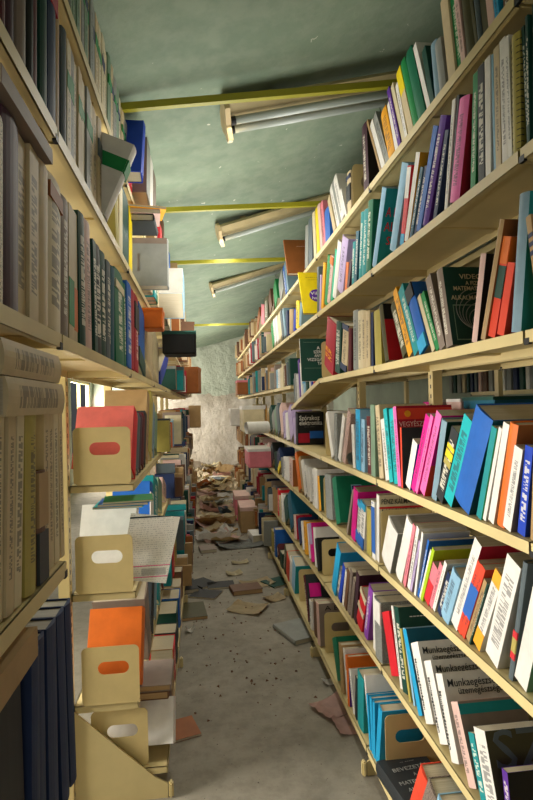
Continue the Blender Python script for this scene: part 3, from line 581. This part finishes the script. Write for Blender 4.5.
shelf_books('left', 'C', [('P', [(-26,-14,-12,404,'ivory','p'),(-13,-2,1,404,'ivory','t','',dict(name='bound_periodical')),(-1,8.5,10,404,'cream','t','',dict(name='bound_periodical')),(9,16.5,19,404,'ivory','t','',dict(name='bound_periodical')),(17,24,27,404,'cream','T','',dict(name='bound_periodical')),(25,36,36,404,'khaki','t','',dict(name='bound_periodical')),(36.5,46,45,470,'brown','p','torn volume with its spine missing and dark boards',dict(name='bound_periodical',lab=[(.5,.98,'tan'),(0,.45,'charcoal')])),(46.5,52,51,404,'ivory','t','',dict(name='bound_periodical')),(52.4,57,56,404,'ivory','t','',dict(name='bound_periodical')),(57.4,62,60,404,'cream','t','',dict(name='bound_periodical')),(62.4,66,63,404,'ivory','t','',dict(name='bound_periodical'))]),
  ('K39', [(150,151,151,217,'tan','BE','',dict(Y=2.135)),(238,256,284,110,'red','p','red volume with pale pink cover behind the top bookend',dict(cov='salmon',d=.225,Y=2.15,h=.27)),(256,266,305,122,'slate','p','',dict(h=.262)),(266,274,316,125,'plum','h','',dict(h=.265)),(275,283,328,128,'maroon','h','',dict(h=.265)),(284,292,342,135,'charcoal','h','',dict(h=.27)),(293,304,326,200,'tan','t'),(305,315,332,210,'khaki','p'),(316,326,336,215,'steel','t'),(327,334,340,215,'sage','p')])])  # salmon panel: bright daylight on the red cover put into its colour
shelf_books('left', 'D', [('P', [(-22,33,26,700,'black','h','black ring binder in the dark corner under a flat book',dict(name='ring_binder',h=.374))]+[(a,b,c,d,'navy','h',w,dict(name='ring_binder',h=.37,d=.22,pg='page_grey')) for a,b,c,d,w in ((36,43,42,630,'navy box binder with white page tops, nearest of the blue row'),(43.6,52.6,49.5,626,'navy box binder with white page tops, second of the blue row'),(53,61.8,58.5,617,'navy box binder with white page tops, third of the blue row'),(62.3,69,63,609,'navy box binder with white page tops, fourth of the blue row'),(69.4,74.5,68,600,'navy box binder with white page tops, last of the blue row'))])], Z=.75, maxh=.40)
shelf_books('left', 'D', [('P', [(140,141,141,537,'tan','BE','',dict(Y=2.135)),(148,149.5,151,497,'white','p','crumpled white paper folder behind the second bookend',dict(cov='white',d=.225,Y=2.21,h=.31,name='paper_folder')),(151,154,154,484,'blue','h','blue and white ring binder',dict(name='ring_binder',lab=[(.2,.8,'white')])),(154.5,159,159,482,'teal','t'),(159.5,163,163,484,'sage','h'),(163.5,167,167,486,'blush','t')])])
shelf_books('left', 'E', [('P', [(140,141,141,645,'tan','BE','',dict(Y=2.135)),(146,149,149,612,'orange','p','orange card folder behind the third bookend',dict(cov='orange',d=.21,h=.29,name='paper_folder',Y=2.16)),(149,152,149,600,'taupe','p','',dict(d=.22,h=.33,cov='taupe')),(152,155,156,588,'charcoal','p','spiral notebook with black wire and white pages',dict(spiral=True,name='spiral_notebook',h=.34)),(155.5,158,160,589,'steel','p'),(158.5,161,163,588,'teal','t'),(161.5,164,165,600,'maroon','p')])], X=-.255)
shelf_books('left', 'G', [('P', [(150,151,151,727,'tan','BE','',dict(Y=2.16,**{'in':.075})),(170,172,174,718,'white','h','white bound book on the base shelf behind the foot plate',dict(cov='white',d=.32,h=.235,Y=2.20,**{'in':-.02})),(172,174,174,740,'brown','p'),(174,176,176,745,'tan','t')])], X=-.155)
shelf_books('left', 'T', [('P', [(145.5,147,147,101,'cobalt','h','tall cobalt blue binder overhanging the shelf front',dict(cov='cobalt',d=.12,h=.315,Y=2.125,name='ring_binder')),(147.4,150.5,151,130,'grey','h',"grey hardback overhanging the shelf front",dict(cov='taupe',d=.11,h=.29)),(151,153.6,154,135,'white','p','',dict(d=.11,h=.285)),(154,156.5,157,142,'taupe','h','',dict(d=.11,h=.28))])], X=-.205, maxh=.33)
shelf_books('left', 'A', [('P', [(168,169,168,236,'grey','h','grey-white bound volume pulled out and facing the camera',dict(cov='grey',d=.2,h=.225,pan=[(.0,.88,1,1,'taupe')],txt=[('lllll',.32,.3,.05,.12,'taupe')])),(184,185,185,263,'sky','p','pale page-faced book overhanging the shelf',dict(cov='white',d=.2,h=.27,Y=3.22,**{'in':-.045}))])], X=-.135)
# ---- free-standing and lying books
FREE = []
def flat(name, label, X, Y, Z, ln, t, d, color, side='left', rz=0, cat='book', group=None, style='p', rx=0, ry=0, **o):
    """a book lying on its side, spine towards the aisle, length ln along the aisle starting at Y"""
    b = build_book(name, t, ln, d, o.get('hard', t > .02), side, color, style, o)
    b.matrix_world = Matrix.Translation((X, Y+ln, Z+.0008)) @ Matrix.Rotation(rz, 4, 'Z') @ Matrix.Rotation(ry, 4, 'Y') @ Matrix.Rotation(math.pi/2+rx, 4, 'X')
    tag(b, label, cat, group); return b
flat('bound_periodical', 'thick cream bound volume lying flat on the upright cream row, lower of two', -.272, .79, 1.217+.284, .31, .057, .2, 'ivory', style='T')
flat('bound_periodical', 'thick cream bound volume lying flat under the shelf, upper of two', -.275, .785, 1.217+.343, .305, .052, .2, 'ivory', style='T')
flat('bound_periodical', 'black-edged volume lying flat at the photo edge, lower of two', -.28, .45, 1.217+.284, .31, .057, .2, 'charcoal', pg='page_tan')
flat('bound_periodical', 'black-edged volume lying flat at the photo edge, upper of two', -.285, .46, 1.217+.343, .30, .05, .2, 'charcoal', pg='page_tan')
flat('hardback_book', 'buff volume lying flat on top of the upper cream row', -.275, .5, 1.657+.312, .25, .05, .2, 'tan')
flat('hardback_book', 'grey-brown board folder lying over the upper cream row under the shelf', -.268, .79, 1.657+.312, .26, .028, .2, 'taupe', hard=False)
flat('hardback_book', 'beige board-covered book lying flat on the black binder', -.262, .58, .75+.378, .30, .045, .2, 'tan', pg='page_tan', hard=False)
for i, (c, t_, w, zz, L_) in enumerate((('charcoal', .03, 'dark book lying on the pulled-out grey volume near the ceiling', 0, .2), ('blush', .018, 'pale pink book lying above the pulled-out grey volume', .032, .17), ('amber', .010, 'thin amber booklet topmost above the pulled-out grey volume', .052, .15))):
    flat('hardback_book', w, -.185+.012*i, 2.31, 2.062+.232+zz, L_, t_, .15, c, rz=.1*i)
for i, (c, t_, w) in enumerate((('turquoise', .008, 'turquoise booklet lying on the crumpled white folder'), ('blue', .01, 'blue booklet lying between turquoise and green ones'), ('green', .008, 'green booklet lying topmost on the white folder'))):
    flat('paperback_book', w, -.24+.012*i, 2.16, .80+.318+[0, .010, .022][i], .15, t_, .19, c, rz=.06*i)
for i, (c, t_, w, zz) in enumerate((('brown', .03, 'brown book lying flat on the white base-shelf book', 0), ('taupe', .025, 'grey-brown book lying topmost above the base shelf', .032))):
    flat('hardback_book', w, -.16+.01*i, 2.19, .117+.232+zz, .22, t_, .24, c, pg='page_tan')
b = flat('hardback_book', 'thick dark grey mathematics book lying face up on the near bottom shelf', .615, 1.71, .119, .25, .055, .19, 'charcoal', side='right', rz=.12)
for st, u, v, w_, sz in (('-- -----', .4, .035, .3, .012), ('BEVEZETÉS', .16, .075, .72, .026), ('A', .5, .108, .06, .022), ('MATEMATIKAI', .12, .143, .8, .026), ('ANALÍZISBE', .2, .178, .66, .026)):
    text_obj('cover_lettering', st, sz, mat('grey'), b, Matrix(((1,0,0,u*.19), (0,0,1,.0556), (0,-1,0,v), (0,0,0,1))), width=w_*.19)
# white volume with a green band tipping out of the second left shelf
b = build_book('hardback_book', .055, .24, .195, True, 'left', 'white', 'p', dict(cov='white', pan=[(0,.60,1,.78,'green')], lab=[(.60,.78,'green')]))
tp = on_y(101, 215, 1.58)
b.matrix_world = Matrix.Translation((-.268, 1.60, 2.070)) @ Matrix.Rotation(math.radians(21), 4, 'Y') @ Matrix.Rotation(math.radians(-8), 4, 'X')
tag(b, 'white volume with wide green band tipping out over the aisle', 'book')
# printed sheet pad leaning out of the shelf
def paper_mat(name, a, lines=True):
    t = NT(name); tc = t.add('ShaderNodeTexCoord'); g = t.add('ShaderNodeSeparateXYZ'); t.link(tc.outputs['Generated'], g.inputs[0])
    col = lin(a)
    v = g.outputs[2]
    row = t.math('GREATER_THAN', t.math('SINE', t.math('MULTIPLY', v, 210)), .4)
    inx = t.math('MULTIPLY', t.math('GREATER_THAN', g.outputs[0], .08), t.math('LESS_THAN', g.outputs[0], .9))
    cv = t.add('ShaderNodeMapping'); cv.inputs['Scale'].default_value = (70, 1, 33); t.link(tc.outputs['Generated'], cv.inputs[0])
    dsh = t.math('GREATER_THAN', t.noise(1, 1, cv.outputs[0]), .52)
    f = t.math('MULTIPLY', t.math('MULTIPLY', row, inx), dsh)
    c = t.mix(t.math('MULTIPLY', f, .45), col, lin('#6a6a72'))
    hd = t.math('MULTIPLY', t.math('MULTIPLY', t.math('GREATER_THAN', v, .92), t.math('LESS_THAN', v, .945)), inx)
    c = t.mix(hd, c, lin('#1d2a30'))
    for a0, b0 in ((.25, .262), (.1, .112)):
        c = t.mix(t.math('MULTIPLY', t.math('MULTIPLY', t.math('GREATER_THAN', v, a0), t.math('LESS_THAN', v, b0)), inx), c, lin('#e0508c'))
    gb = t.math('MULTIPLY', t.math('MULTIPLY', t.math('GREATER_THAN', v, .13), t.math('LESS_THAN', v, .22)), t.math('MULTIPLY', t.math('GREATER_THAN', g.outputs[0], .35), t.math('LESS_THAN', g.outputs[0], .75)))
    c = t.mix(t.math('MULTIPLY', gb, .5), c, lin('#808080'))
    t.link(c, t.b.inputs['Base Color']); t.b.inputs['Roughness'].default_value = .8; return t.m
M['print'] = paper_mat('printed_sheet', '#e6e3da')
def quad_slab(name, pts, th, m, parent=None):
    """thin slab whose face has the four given world corners (tl, tr, br, bl)"""
    bm = bmesh.new(); n = (pts[1]-pts[0]).cross(pts[3]-pts[0]).normalized()
    a = [bm.verts.new(p) for p in pts]; b = [bm.verts.new(p-n*th) for p in pts]
    bm.faces.new(a); bm.faces.new(b[::-1])
    for i in range(4): bm.faces.new((a[i], b[i], b[(i+1) % 4], a[(i+1) % 4]))
    return obj(name, bm, m, parent)
yq = 2.165
pts = [on_y(131, 513, yq+.02), on_y(180, 517, yq+.03), on_y(166, 583, yq), on_y(120, 579, yq)]
o = quad_slab('printed_booklet', pts, .006, M['print']); tag(o, 'white printed booklet with pink rules leaning out over the aisle', 'booklet')
# ---- crowded bays farther along: one book after another
MIX = ['white','cream','ivory','grey','slate','bottle','emerald','teal','blue','navy','crimson','red','orange','tan','brown','khaki','taupe','purple','sky','charcoal']
WARM = ['chestnut','brown','tan','ivory','olive','taupe','blush','orange','cream']
def auto_bay(side, i, lev, cols, n, X=None, Z=None, hh=(.17, .26), rng=None, jut=0):
    s = 1 if side == 'right' else -1
    Z = Z if Z is not None else (LEV if s > 0 else LL)[lev]; X = X if X is not None else (XFR if s > 0 else XFL)
    a, b = rng or (YBAY[i]+.03, YBAY[i]+BAY-.03); a0 = a; a = max(a, row_end(side, lev, hi=b-.01)+.012)
    if b-a < .05: return
    n = max(1, round(n*(b-a)/(b-a0))); rs = []; y = a; w = (b-a)/n
    for k in range(n):
        t = w*random.uniform(.6, .96); h = min(random.uniform(*hh), (GAP if s > 0 else GAPL)[lev]-.03); c = random.choice(cols)
        rs.append(dict(side=side, lev=lev, y=y, t=t, h=h, ang=random.choice([0, 0, .06, .12, -.06]), color=c, style=random.choice('ptTp'), desc='', o=({'in': -random.uniform(0, jut)} if jut else {}), X=X+.004*s, Z=Z)); y += w
    finish_row(rs)
    return rs
for lev, n, cols in (('A', 7, WARM), ('B', 6, MIX), ('C', 8, MIX), ('D', 7, MIX), ('E', 8, MIX), ('F', 7, MIX), ('G', 6, MIX)):
    auto_bay('right', 4, lev, cols, n, X=XGR if lev == 'G' else None, rng=(YBAY[4]+(.1 if lev in 'DEFG' else .06), YBAY[5]-.03))
for lev, n, y0 in (('T', 4, 2.72), ('A', 4, 2.62), ('B', 1, 3.0), ('D', 3, 2.85), ('E', 3, 2.85), ('G', 4, 2.5)):
    if lev in 'TADEG': auto_bay('left', 2, lev, MIX, n, X=(XGL if lev == 'G' else XFL+.05), hh=(.16, .26), rng=(y0, 3.14))
for lev, n in (('T', 5), ('A', 5), ('B', 5), ('C', 5), ('D', 5), ('E', 5), ('G', 4)):
    auto_bay('left', 3, lev, MIX, n, X=(XGL if lev == 'G' else XFL+.06), hh=(.16, .28))
# too small and too many to count: the rows at the far end of both racks, one object
def far_stuff():
    bm = bmesh.new(); cols = ['chestnut','brown','tan','ivory','white','slate','bottle','teal','navy','crimson','grey','taupe','blush','cream']; idx = []
    for side in ('right', 'left'):
        s = 1 if side == 'right' else -1
        L = LEV if s > 0 else LL
        for i in range(5 if s > 0 else 4, 10 if s > 0 else 9):
            for lev, z in L.items():
                xf = (XGR if lev == 'G' else XFR) if s > 0 else (XGL if lev == 'G' else XFL+.05)
                y = max(YBAY[i]+.02, row_end(side, lev)+.03)
                while y < YBAY[i]+BAY-.06:
                    t = random.uniform(.015, .05); h = random.uniform(.15, .27); d = random.uniform(.12, .2); a = random.uniform(-.12, .12); x = xf+.005*s-s*random.choice([0, 0, 0, .03, .06])
                    mx = Matrix.Translation((x, y, z+.004)) @ Matrix.Rotation(a, 4, 'X')
                    f0 = len(bm.faces); bx(bm, min(0, s*d), max(0, s*d), 0, t*.9, 0, h, mx); idx += [random.choice([0,1,2,3,0,1,2,13] if lev in 'AT' or i > 7 else range(14))]*6
                    y += t+.004
    y = .9
    while y < 4.6:
        t = random.uniform(.03, .06); bx(bm, 2.215, 2.37, y, y+t, 1.571, 1.57+random.uniform(.16, .24)); idx += [random.choice([1,3,4,5,6,8,10,12])]*6; y += t+.03
    bmesh.ops.recalc_face_normals(bm, faces=bm.faces); me = bpy.data.meshes.new('distant_books'); bm.to_mesh(me); bm.free()
    for c in cols: me.materials.append(cover_mat(c, 'p'))
    for p, k in zip(me.polygons, idx): p.material_index = k
    o = bpy.data.objects.new('distant_books', me); C.objects.link(o); tag(o, 'tightly packed worn books lining the racks at the far end and in the next aisle', 'books', kind='stuff')
far_stuff()
label_books()
# ---- a few things that jut out of the far shelves
def box_thing(name, label, cat, loc, size, color, rz=0, rx=0, lid=None):
    bm = bmesh.new(); x, y, z = size; bx(bm, -x/2, x/2, -y/2, y/2, 0, z); bmesh.ops.bevel(bm, geom=list(bm.edges), offset=min(size)*.06, segments=1, affect='EDGES')
    o = obj(name, bm, cover_mat(color, 'p')); o.location = loc; o.rotation_euler = (rx, 0, rz); tag(o, label, cat)
    bm = bmesh.new(); e = .002; bx(bm, -x/2-e, x/2+e, -y/2-e, y/2+e, z*.86, z+e); obj('lid', bm, cover_mat(lid or color, 'p'), o); return o
box_thing('cardboard_box', 'small orange box on top of the left white books', 'box', (-.26, 2.86, 1.657+.255), (.14, .16, .1), 'orange')
box_thing('archive_box', 'black box file jutting out high on the left rack', 'box', (-.14, 3.72, 1.657+.2), (.22, .26, .15), 'black', lid='bottle')
box_thing('cardboard_box', 'worn brown carton jutting out under the ceiling on the left', 'box', (-.16, 5.0, 2.062+.002), (.16, .3, .2), 'brown', rz=.2)
box_thing('cardboard_box', 'tall brown carton beside the left rack near the back wall', 'box', (-.12, 6.4, 1.657+.002), (.2, .35, .3), 'chestnut', rz=-.1)
box_thing('cardboard_box', 'torn tan carton low on the far left rack', 'box', (-.10, 7.6, 1.215+.002), (.16, .4, .3), 'tan')
box_thing('cardboard_box', 'dull orange-brown carton high on the far right rack', 'box', (.58, 7.8, 1.657+.002), (.16, .4, .2), 'chestnut', lid='rose')
box_thing('cardboard_box', 'cream carton on the far right rack at eye level', 'box', (.58, 6.3, 1.197+.002), (.26, .5, .3), 'cream', lid='white')
box_thing('cardboard_box', 'pale red striped carton low on the far right rack', 'box', (.60, 5.9, .842+.002), (.26, .5, .2), 'rose', lid='white')
box_thing('cardboard_box', 'white carton on the far right rack next to wall', 'box', (.55, 8.3, 1.197+.002), (.26, .6, .26), 'white')
box_thing('cardboard_box', 'tan carton standing on floor by the far right rack', 'box', (.52, 6.6, .002), (.2, .5, .3), 'tan', lid='blush')
box_thing('cardboard_box', 'rose carton standing on floor by the far right rack', 'box', (.50, 7.3, .002), (.2, .5, .32), 'rose', lid='blush')
box_thing('archive_box', 'blue box file lying on the third far right shelf', 'box', (.77, 5.62, 1.657+.002), (.2, .3, .16), 'navy') if False else None
# rolled papers at the end of the right rack
def roll(label, loc, r, ln, color, ax):
    bm = bmesh.new(); n = 22
    prof = [((r*(1-k/60))*math.cos(k*.5), (r*(1-k/60))*math.sin(k*.5)) for k in range(n)]
    va = [bm.verts.new((-ln/2, p[0], p[1]+r)) for p in prof]; vb = [bm.verts.new((ln/2, p[0], p[1]+r)) for p in prof]
    for k in range(n-1): bm.faces.new((va[k], va[k+1], vb[k+1], vb[k]))
    o = obj('paper_roll', bm, cover_mat(color, 'p'), smooth=True); o.location = loc; o.rotation_euler = (0, 0, ax); tag(o, label, 'paper roll'); return o
roll('white curled paper roll hanging off the far right shelf', (.56, 5.55, 1.20), .07, .24, 'white', .3)
roll('grey magazine curled over on the fourth right shelf', (.80, 2.60, 1.20), .035, .2, 'grey', .5)
# ---- things on the racks behind the gap
for (x, y, z, sx, sy, sz, c, l, w) in ((1.10, 2.13, 1.442, .2, .26, .07, 'blush', 'white', 'pale pink stack of paper lying in the gap behind the rack'), (1.11, 1.87, 1.442, .22, .22, .075, 'petrol', 'bottle', 'dark petrol box lying in the gap behind the rack'), (1.08, 2.34, 1.442, .12, .11, .06, 'rose', 'magenta', 'small pink box beside the paper stack behind the rack'), (1.12, 1.6, 1.442, .2, .24, .05, 'white', 'grey', 'grey-lidded flat box behind the rack, at photo edge')):
    box_thing('flat_box', w, 'box', (x, y, z), (sx, sy, sz), c, lid=l)
# ---- floor: dropped books and papers
def paper(label, p, w, l, rz, color, name='paper_sheet', curl=.02, z=.002, tilt=0, roll_=0, cat='paper'):
    bm = bmesh.new(); n = 6
    g = [[bm.verts.new(((i/n-.5)*w, (j/n-.5)*l, curl*((i/n-.5)**2*4*random.uniform(.6, 1.2)+(.5*(j/n-.5)**2)*random.uniform(0, 2)))) for i in range(n+1)] for j in range(n+1)]
    for j in range(n):
        for i in range(n): bm.faces.new((g[j][i], g[j][i+1], g[j+1][i+1], g[j+1][i]))
    r = bmesh.ops.solidify(bm, geom=list(bm.faces), thickness=.0012)
    o = obj(name, bm, cover_mat(color, 'p'), smooth=False); o.location = (p[0], p[1], z); o.rotation_euler = (tilt, roll_, rz); tag(o, label, cat); return o
def floor_book(label, p, w, l, t_, rz, color, cov=None, name='fallen_book', z=.001, pg='page'):
    """closed book lying on the floor: boards, spine and pages"""
    b = build_book(name, t_, l, w, t_ > .02, 'right', color, 'p', dict(pg=pg))
    b.matrix_world = Matrix.Translation((p[0], p[1], z)) @ Matrix.Rotation(rz, 4, 'Z') @ Matrix.Translation((-w/2, l/2, 0)) @ Matrix.Rotation(math.pi/2, 4, 'X')
    tag(b, label, 'book'); return b
def fl(x, y): return on_z(x, y, 0)
floor_book('large dark hardback lying flat on the floor by the left rack', fl(187, 613), .27, .30, .02, .1, 'olive', pg='page_tan')
floor_book('black book on the floor against the left rack', fl(184, 589), .2, .27, .035, .2, 'black')
floor_book('black folder on the floor, farther of the dark trio', fl(203, 584), .16, .22, .015, .6, 'black')
floor_book('black folder on the floor beside its twin, right of the dark trio', fl(221, 586), .22, .16, .015, .05, 'black')
floor_book('black folder lying skewed, nearest of the dark trio', fl(206, 595), .22, .18, .012, -.4, 'black')
floor_book('ragged brown book with warped pages lying mid-aisle', fl(246, 591), .24, .17, .035, .15, 'brown', pg='page_tan')
floor_book('thick grey pad lying on the floor by the right rack', fl(300, 633), .24, .30, .03, .35, 'grey')
floor_book('green cover lying on the floor by the right rack', fl(277, 583), .2, .2, .012, .5, 'bottle')
floor_book('thick white stack of papers by the right rack foot', fl(261, 540), .24, .3, .09, .1, 'white', name='paper_stack')
floor_book('orange booklet on the floor at the left base', fl(183, 730), .13, .16, .01, .3, 'chestnut')
paper('pale sheet lying on the floor beside the brown ragged book', fl(257, 584), .26, .2, .3, 'ivory')
paper('pale sheet lying nearest in the middle of the aisle', fl(248, 609), .26, .22, -.5, 'ivory')
paper('small pale sheet lying toward the right rack', fl(274, 599), .15, .13, .4, 'ivory')
paper('small tan sheet lying farther up the aisle', fl(234, 574), .14, .12, .2, 'cream')
paper('tan scrap lying alone up the aisle', fl(240, 563), .16, .1, .1, 'cream')
paper('wide grey magazine lying open before the rubble', fl(240, 545), .5, .34, .15, 'grey', name='magazine', curl=.04)
paper('blush sheet on the floor by the near right foot, farther of two', fl(334, 708), .2, .16, .5, 'blush')
paper('blush sheet on the floor by the near right foot, nearer of two', fl(347, 726), .12, .15, .1, 'blush')
paper('white crumpled scrap on the floor near the left rack', fl(190, 632), .06, .05, .2, 'white', curl=.04)
paper('small white note on the floor by the green covers', fl(330, 683), .08, .06, .2, 'white')
# rubble of papers heaped before the back wall
random.seed(21)
piles = []
for k in range(70):
    y = 5.3+5.9*random.random()**.75; x = random.uniform(.02, .40) if y > 7.3 else random.uniform(0, .26); hgt = max(0, min(.26, (y-6.6)*.07))*random.random()
    piles.append((y, x, hgt))
piles.sort(); NUM = ORD+['twenty-'+q for q in ORD[:9]]+['thirtieth']+['thirty-'+q for q in ORD[:9]]+['fortieth']+['forty-'+q for q in ORD[:9]]+['fiftieth']+['fifty-'+q for q in ORD[:9]]+['sixtieth']+['sixty-'+q for q in ORD[:9]]+['seventieth']
seen_at = {}
for k, (y, x, hgt) in enumerate(piles):
    c = random.choice(['ivory','cream','tan','white','blush','grey','taupe','ivory','tan','cream','chestnut','white','ivory','slate'])
    where = ('by the left rack' if x < .13 else 'in mid-aisle' if x < .24 else 'by the right rack')+(', front of the rubble' if y < 7 else ', middle of the rubble' if y < 9.2 else ', near the back wall')
    nm = 'book' if k % 4 == 0 else 'sheet'; key = (c, where, nm); seen_at[key] = seen_at.get(key, 0)+1
    q = '' if seen_at[key] == 1 else ', '+ORD[seen_at[key]-1]+' beyond'
    if nm == 'book': floor_book('%s dropped book %s%s' % (word(c), where, q), (x, y), random.uniform(.16, .22), random.uniform(.2, .28), random.uniform(.015, .04), random.uniform(0, 3), c, z=.001+hgt)
    else: paper('%s crumpled paper sheet %s%s' % (word(c), where, q), (x, y), random.uniform(.2, .42), random.uniform(.2, .4), random.uniform(0, 3), c, curl=random.uniform(.02, .12), z=.004+hgt, tilt=random.uniform(-.14, .14), roll_=random.uniform(-.14, .14))
bm = bmesh.new(); n = 40
g = [[bm.verts.new((-.6+1.6*i/n, 6.2+5.4*j/n, -.01+max(0, min(.2, (j/n-.1)*.28))*(.5+.7*random.random())*(1 if 0 < i < n else 0))) for i in range(n+1)] for j in range(n+1)]
for j in range(n):
    for i in range(n): bm.faces.new((g[j][i], g[j][i+1], g[j+1][i+1], g[j+1][i]))
tag(obj('rubble', bm, paint('rubble_mix', '#b3a184', .9, 7, .45, .5)), 'low heap of plaster rubble and shredded paper before the back wall', 'rubble', kind='stuff')
bm = bmesh.new()
for k in range(260):
    y = 2.6+4.4*random.random(); x = random.uniform(-.12, .55); s_ = random.uniform(.004, .016); a = random.uniform(0, 3)
    vs = [bm.verts.new((x+s_*math.cos(a+q*2.1)*random.uniform(.5, 1), y+s_*math.sin(a+q*2.1), .001)) for q in range(3)]; v = bm.verts.new((x, y, s_*.6))
    bm.faces.new(vs); [bm.faces.new((vs[q], vs[(q+1) % 3], v)) for q in range(3)]
tag(obj('floor_debris', bm, cover_mat('brown', 'p')), 'crumbs of dirt and torn paper strewn over the aisle floor', 'debris', kind='stuff')
# ---- ceiling lights, tie bars
def fixture(label, l_px, r_px, Y, ntube):
    a = on_y(*l_px, Y); b = on_y(*r_px, Y); ang = math.atan2(b.z-a.z, b.x-a.x); L = 1.26
    root = empty('ceiling_light', a); root.rotation_euler = (0, -ang, 0); tag(root, label, 'ceiling light', 'fluorescent ceiling lights over the aisle')
    bm = bmesh.new(); prism(bm, [(-.10, .03), (-.06, .008), (.06, .008), (.10, .03), (.085, .05), (.05, .065), (-.05, .065), (-.085, .05)], 'x', .01, L); obj('housing', bm, M['lamp'], root)
    for x0, nm in ((-.012, 'end_cap'), (L, 'end_cap')):
        bm = bmesh.new(); prism(bm, [(-.103, .045), (-.06, .075), (.06, .075), (.103, .045), (.10, .01), (.06, -.025), (.045, -.07), (.0, -.08), (-.03, -.03), (-.10, .005)], 'x', x0, x0+.022); obj(nm, bm, M['lampcap'], root)
    for q in range(ntube):
        y = -.045+.075*q if ntube == 2 else .02
        bm = bmesh.new(); tube(bm, [(.03, y, -.022), (L-.02, y, -.022)], .017, 14); tb = obj('tube', bm, M['tube'], root, smooth=True)
        bm = bmesh.new(); tube(bm, [(.010, y, -.022), (.03, y, -.022)], .0178, 12); obj('tube_socket', bm, M['clip'], tb)
    bm = bmesh.new(); tube(bm, [(.72, .03+.035*math.sin(q*.45), .02-.05+.05*math.cos(q*.45)) for q in range(11)], .003, 6); obj('hook', bm, M['wire'], root)
    bm = bmesh.new(); tube(bm, [(.06, .03+.02*math.sin(q*.5), .0+.02*math.cos(q*.5)) for q in range(9)], .003, 6); obj('hook', bm, M['wire'], root)
    for xx in (.2, L-.2):
        bm = bmesh.new(); bx(bm, xx-.02, xx+.02, -.02, .02, .06, .15); obj('mounting_bracket', bm, M['lamp'], root)
    return root
fixture('nearest twin-tube fluorescent light on the sloping ceiling, behind the nearest yellow bar', (227, 122), (392, 93), 2.33, 2)
fixture('middle single-tube fluorescent light between two yellow bars', (220, 236), (314, 208), 3.9, 1)
fixture('farthest small fluorescent light, deepest over the aisle', (212, 290), (282, 268), 5.8, 1)
def bar(label, p0, p1, Y, r=.013):
    a = on_y(*p0, Y); b = on_y(*p1, Y); d = (b-a).normalized(); a = a-d*((a.x+.49)/d.x); b = b+d*((.92-b.x)/d.x)
    bm = bmesh.new(); m = Matrix.Translation(a) @ Matrix(((d.x, 0, 0, 0), (0, 1, 0, 0), (d.z, 0, 1, 0), (0, 0, 0, 1)))
    bx(bm, 0, (b-a).length, -.012, .012, -.014, .014, m); o = obj('tie_bar', bm, M['bar']); tag(o, label, 'bar', 'yellow tie bars across the aisle'); return o
bar('nearest olive-yellow tie bar across the aisle, before the twin-tube light', (132, 107), (390, 84.5), 2.14)
bar('second olive-yellow tie bar across the aisle', (158, 210.5), (314, 204), 3.3)
bar('third olive-yellow tie bar, before the farthest light', (170, 263), (280, 259.5), 4.25)
bar('farthest olive-yellow tie bar before the back wall', (188, 325.5), (246, 324), 7.4)
# ------------------------------------------------------------------ light
w = bpy.data.worlds.new('sky'); SC.world = w; w.use_nodes = True
bg = w.node_tree.nodes['Background']; sk = w.node_tree.nodes.new('ShaderNodeTexSky'); sk.sky_type = 'HOSEK_WILKIE'; sk.turbidity = 6; sk.sun_direction = (-.6, .2, .77)
w.node_tree.links.new(sk.outputs[0], bg.inputs[0]); bg.inputs[1].default_value = .35
def area(name, loc, look, sx, sy, power, col, rot=None):
    l = bpy.data.lights.new(name, 'AREA'); l.shape = 'RECTANGLE'; l.size = sx; l.size_y = sy; l.energy = power; l.color = col
    o = bpy.data.objects.new(name, l); C.objects.link(o); o.location = loc; o.rotation_euler = (Vector(look)-Vector(loc)).to_track_quat('-Z', 'Y').to_euler()
    if rot: o.rotation_euler = rot
    return o
DAY = (1.0, .95, .86)
area('daylight_near_window', (XL-.2, 1.95, 1.3), (.7, 1.9, .95), 1.3, 1.4, 185, DAY)
area('daylight_middle_window', (XL-.2, 6.5, 1.4), (.7, 6.5, 1.5), 1.7, 1.4, 60, DAY)
area('daylight_far_window', (XL-.2, 10.75, 1.4), (.5, 10.9, 1.2), 1.6, 1.4, 210, DAY)
area('added_ceiling_fill', (.15, 6.0, 2.0), (0, 0, 0), .5, 8.0, 60, (1, .99, .92), rot=(math.pi, 0, 0))  # added fill floating in the aisle, faces up to brighten the ceiling
area('added_aisle_fill', (.2, 6.0, 2.70), (0, 0, 0), .12, 8, 50, (1, .95, .85), rot=(0, 0, .0001))  # added fill under the ceiling, faces down, no fitting of its own
area('added_front_fill', (.15, -1.9, 1.4), (.25, 4, 1.2), 1.6, 1.8, 14, (1, .96, .88))  # unseen fill added behind the camera; the wall there has no doorway
vs = SC.view_settings; vs.view_transform = 'Standard'; vs.look = 'None'; vs.exposure = 0; vs.gamma = 1
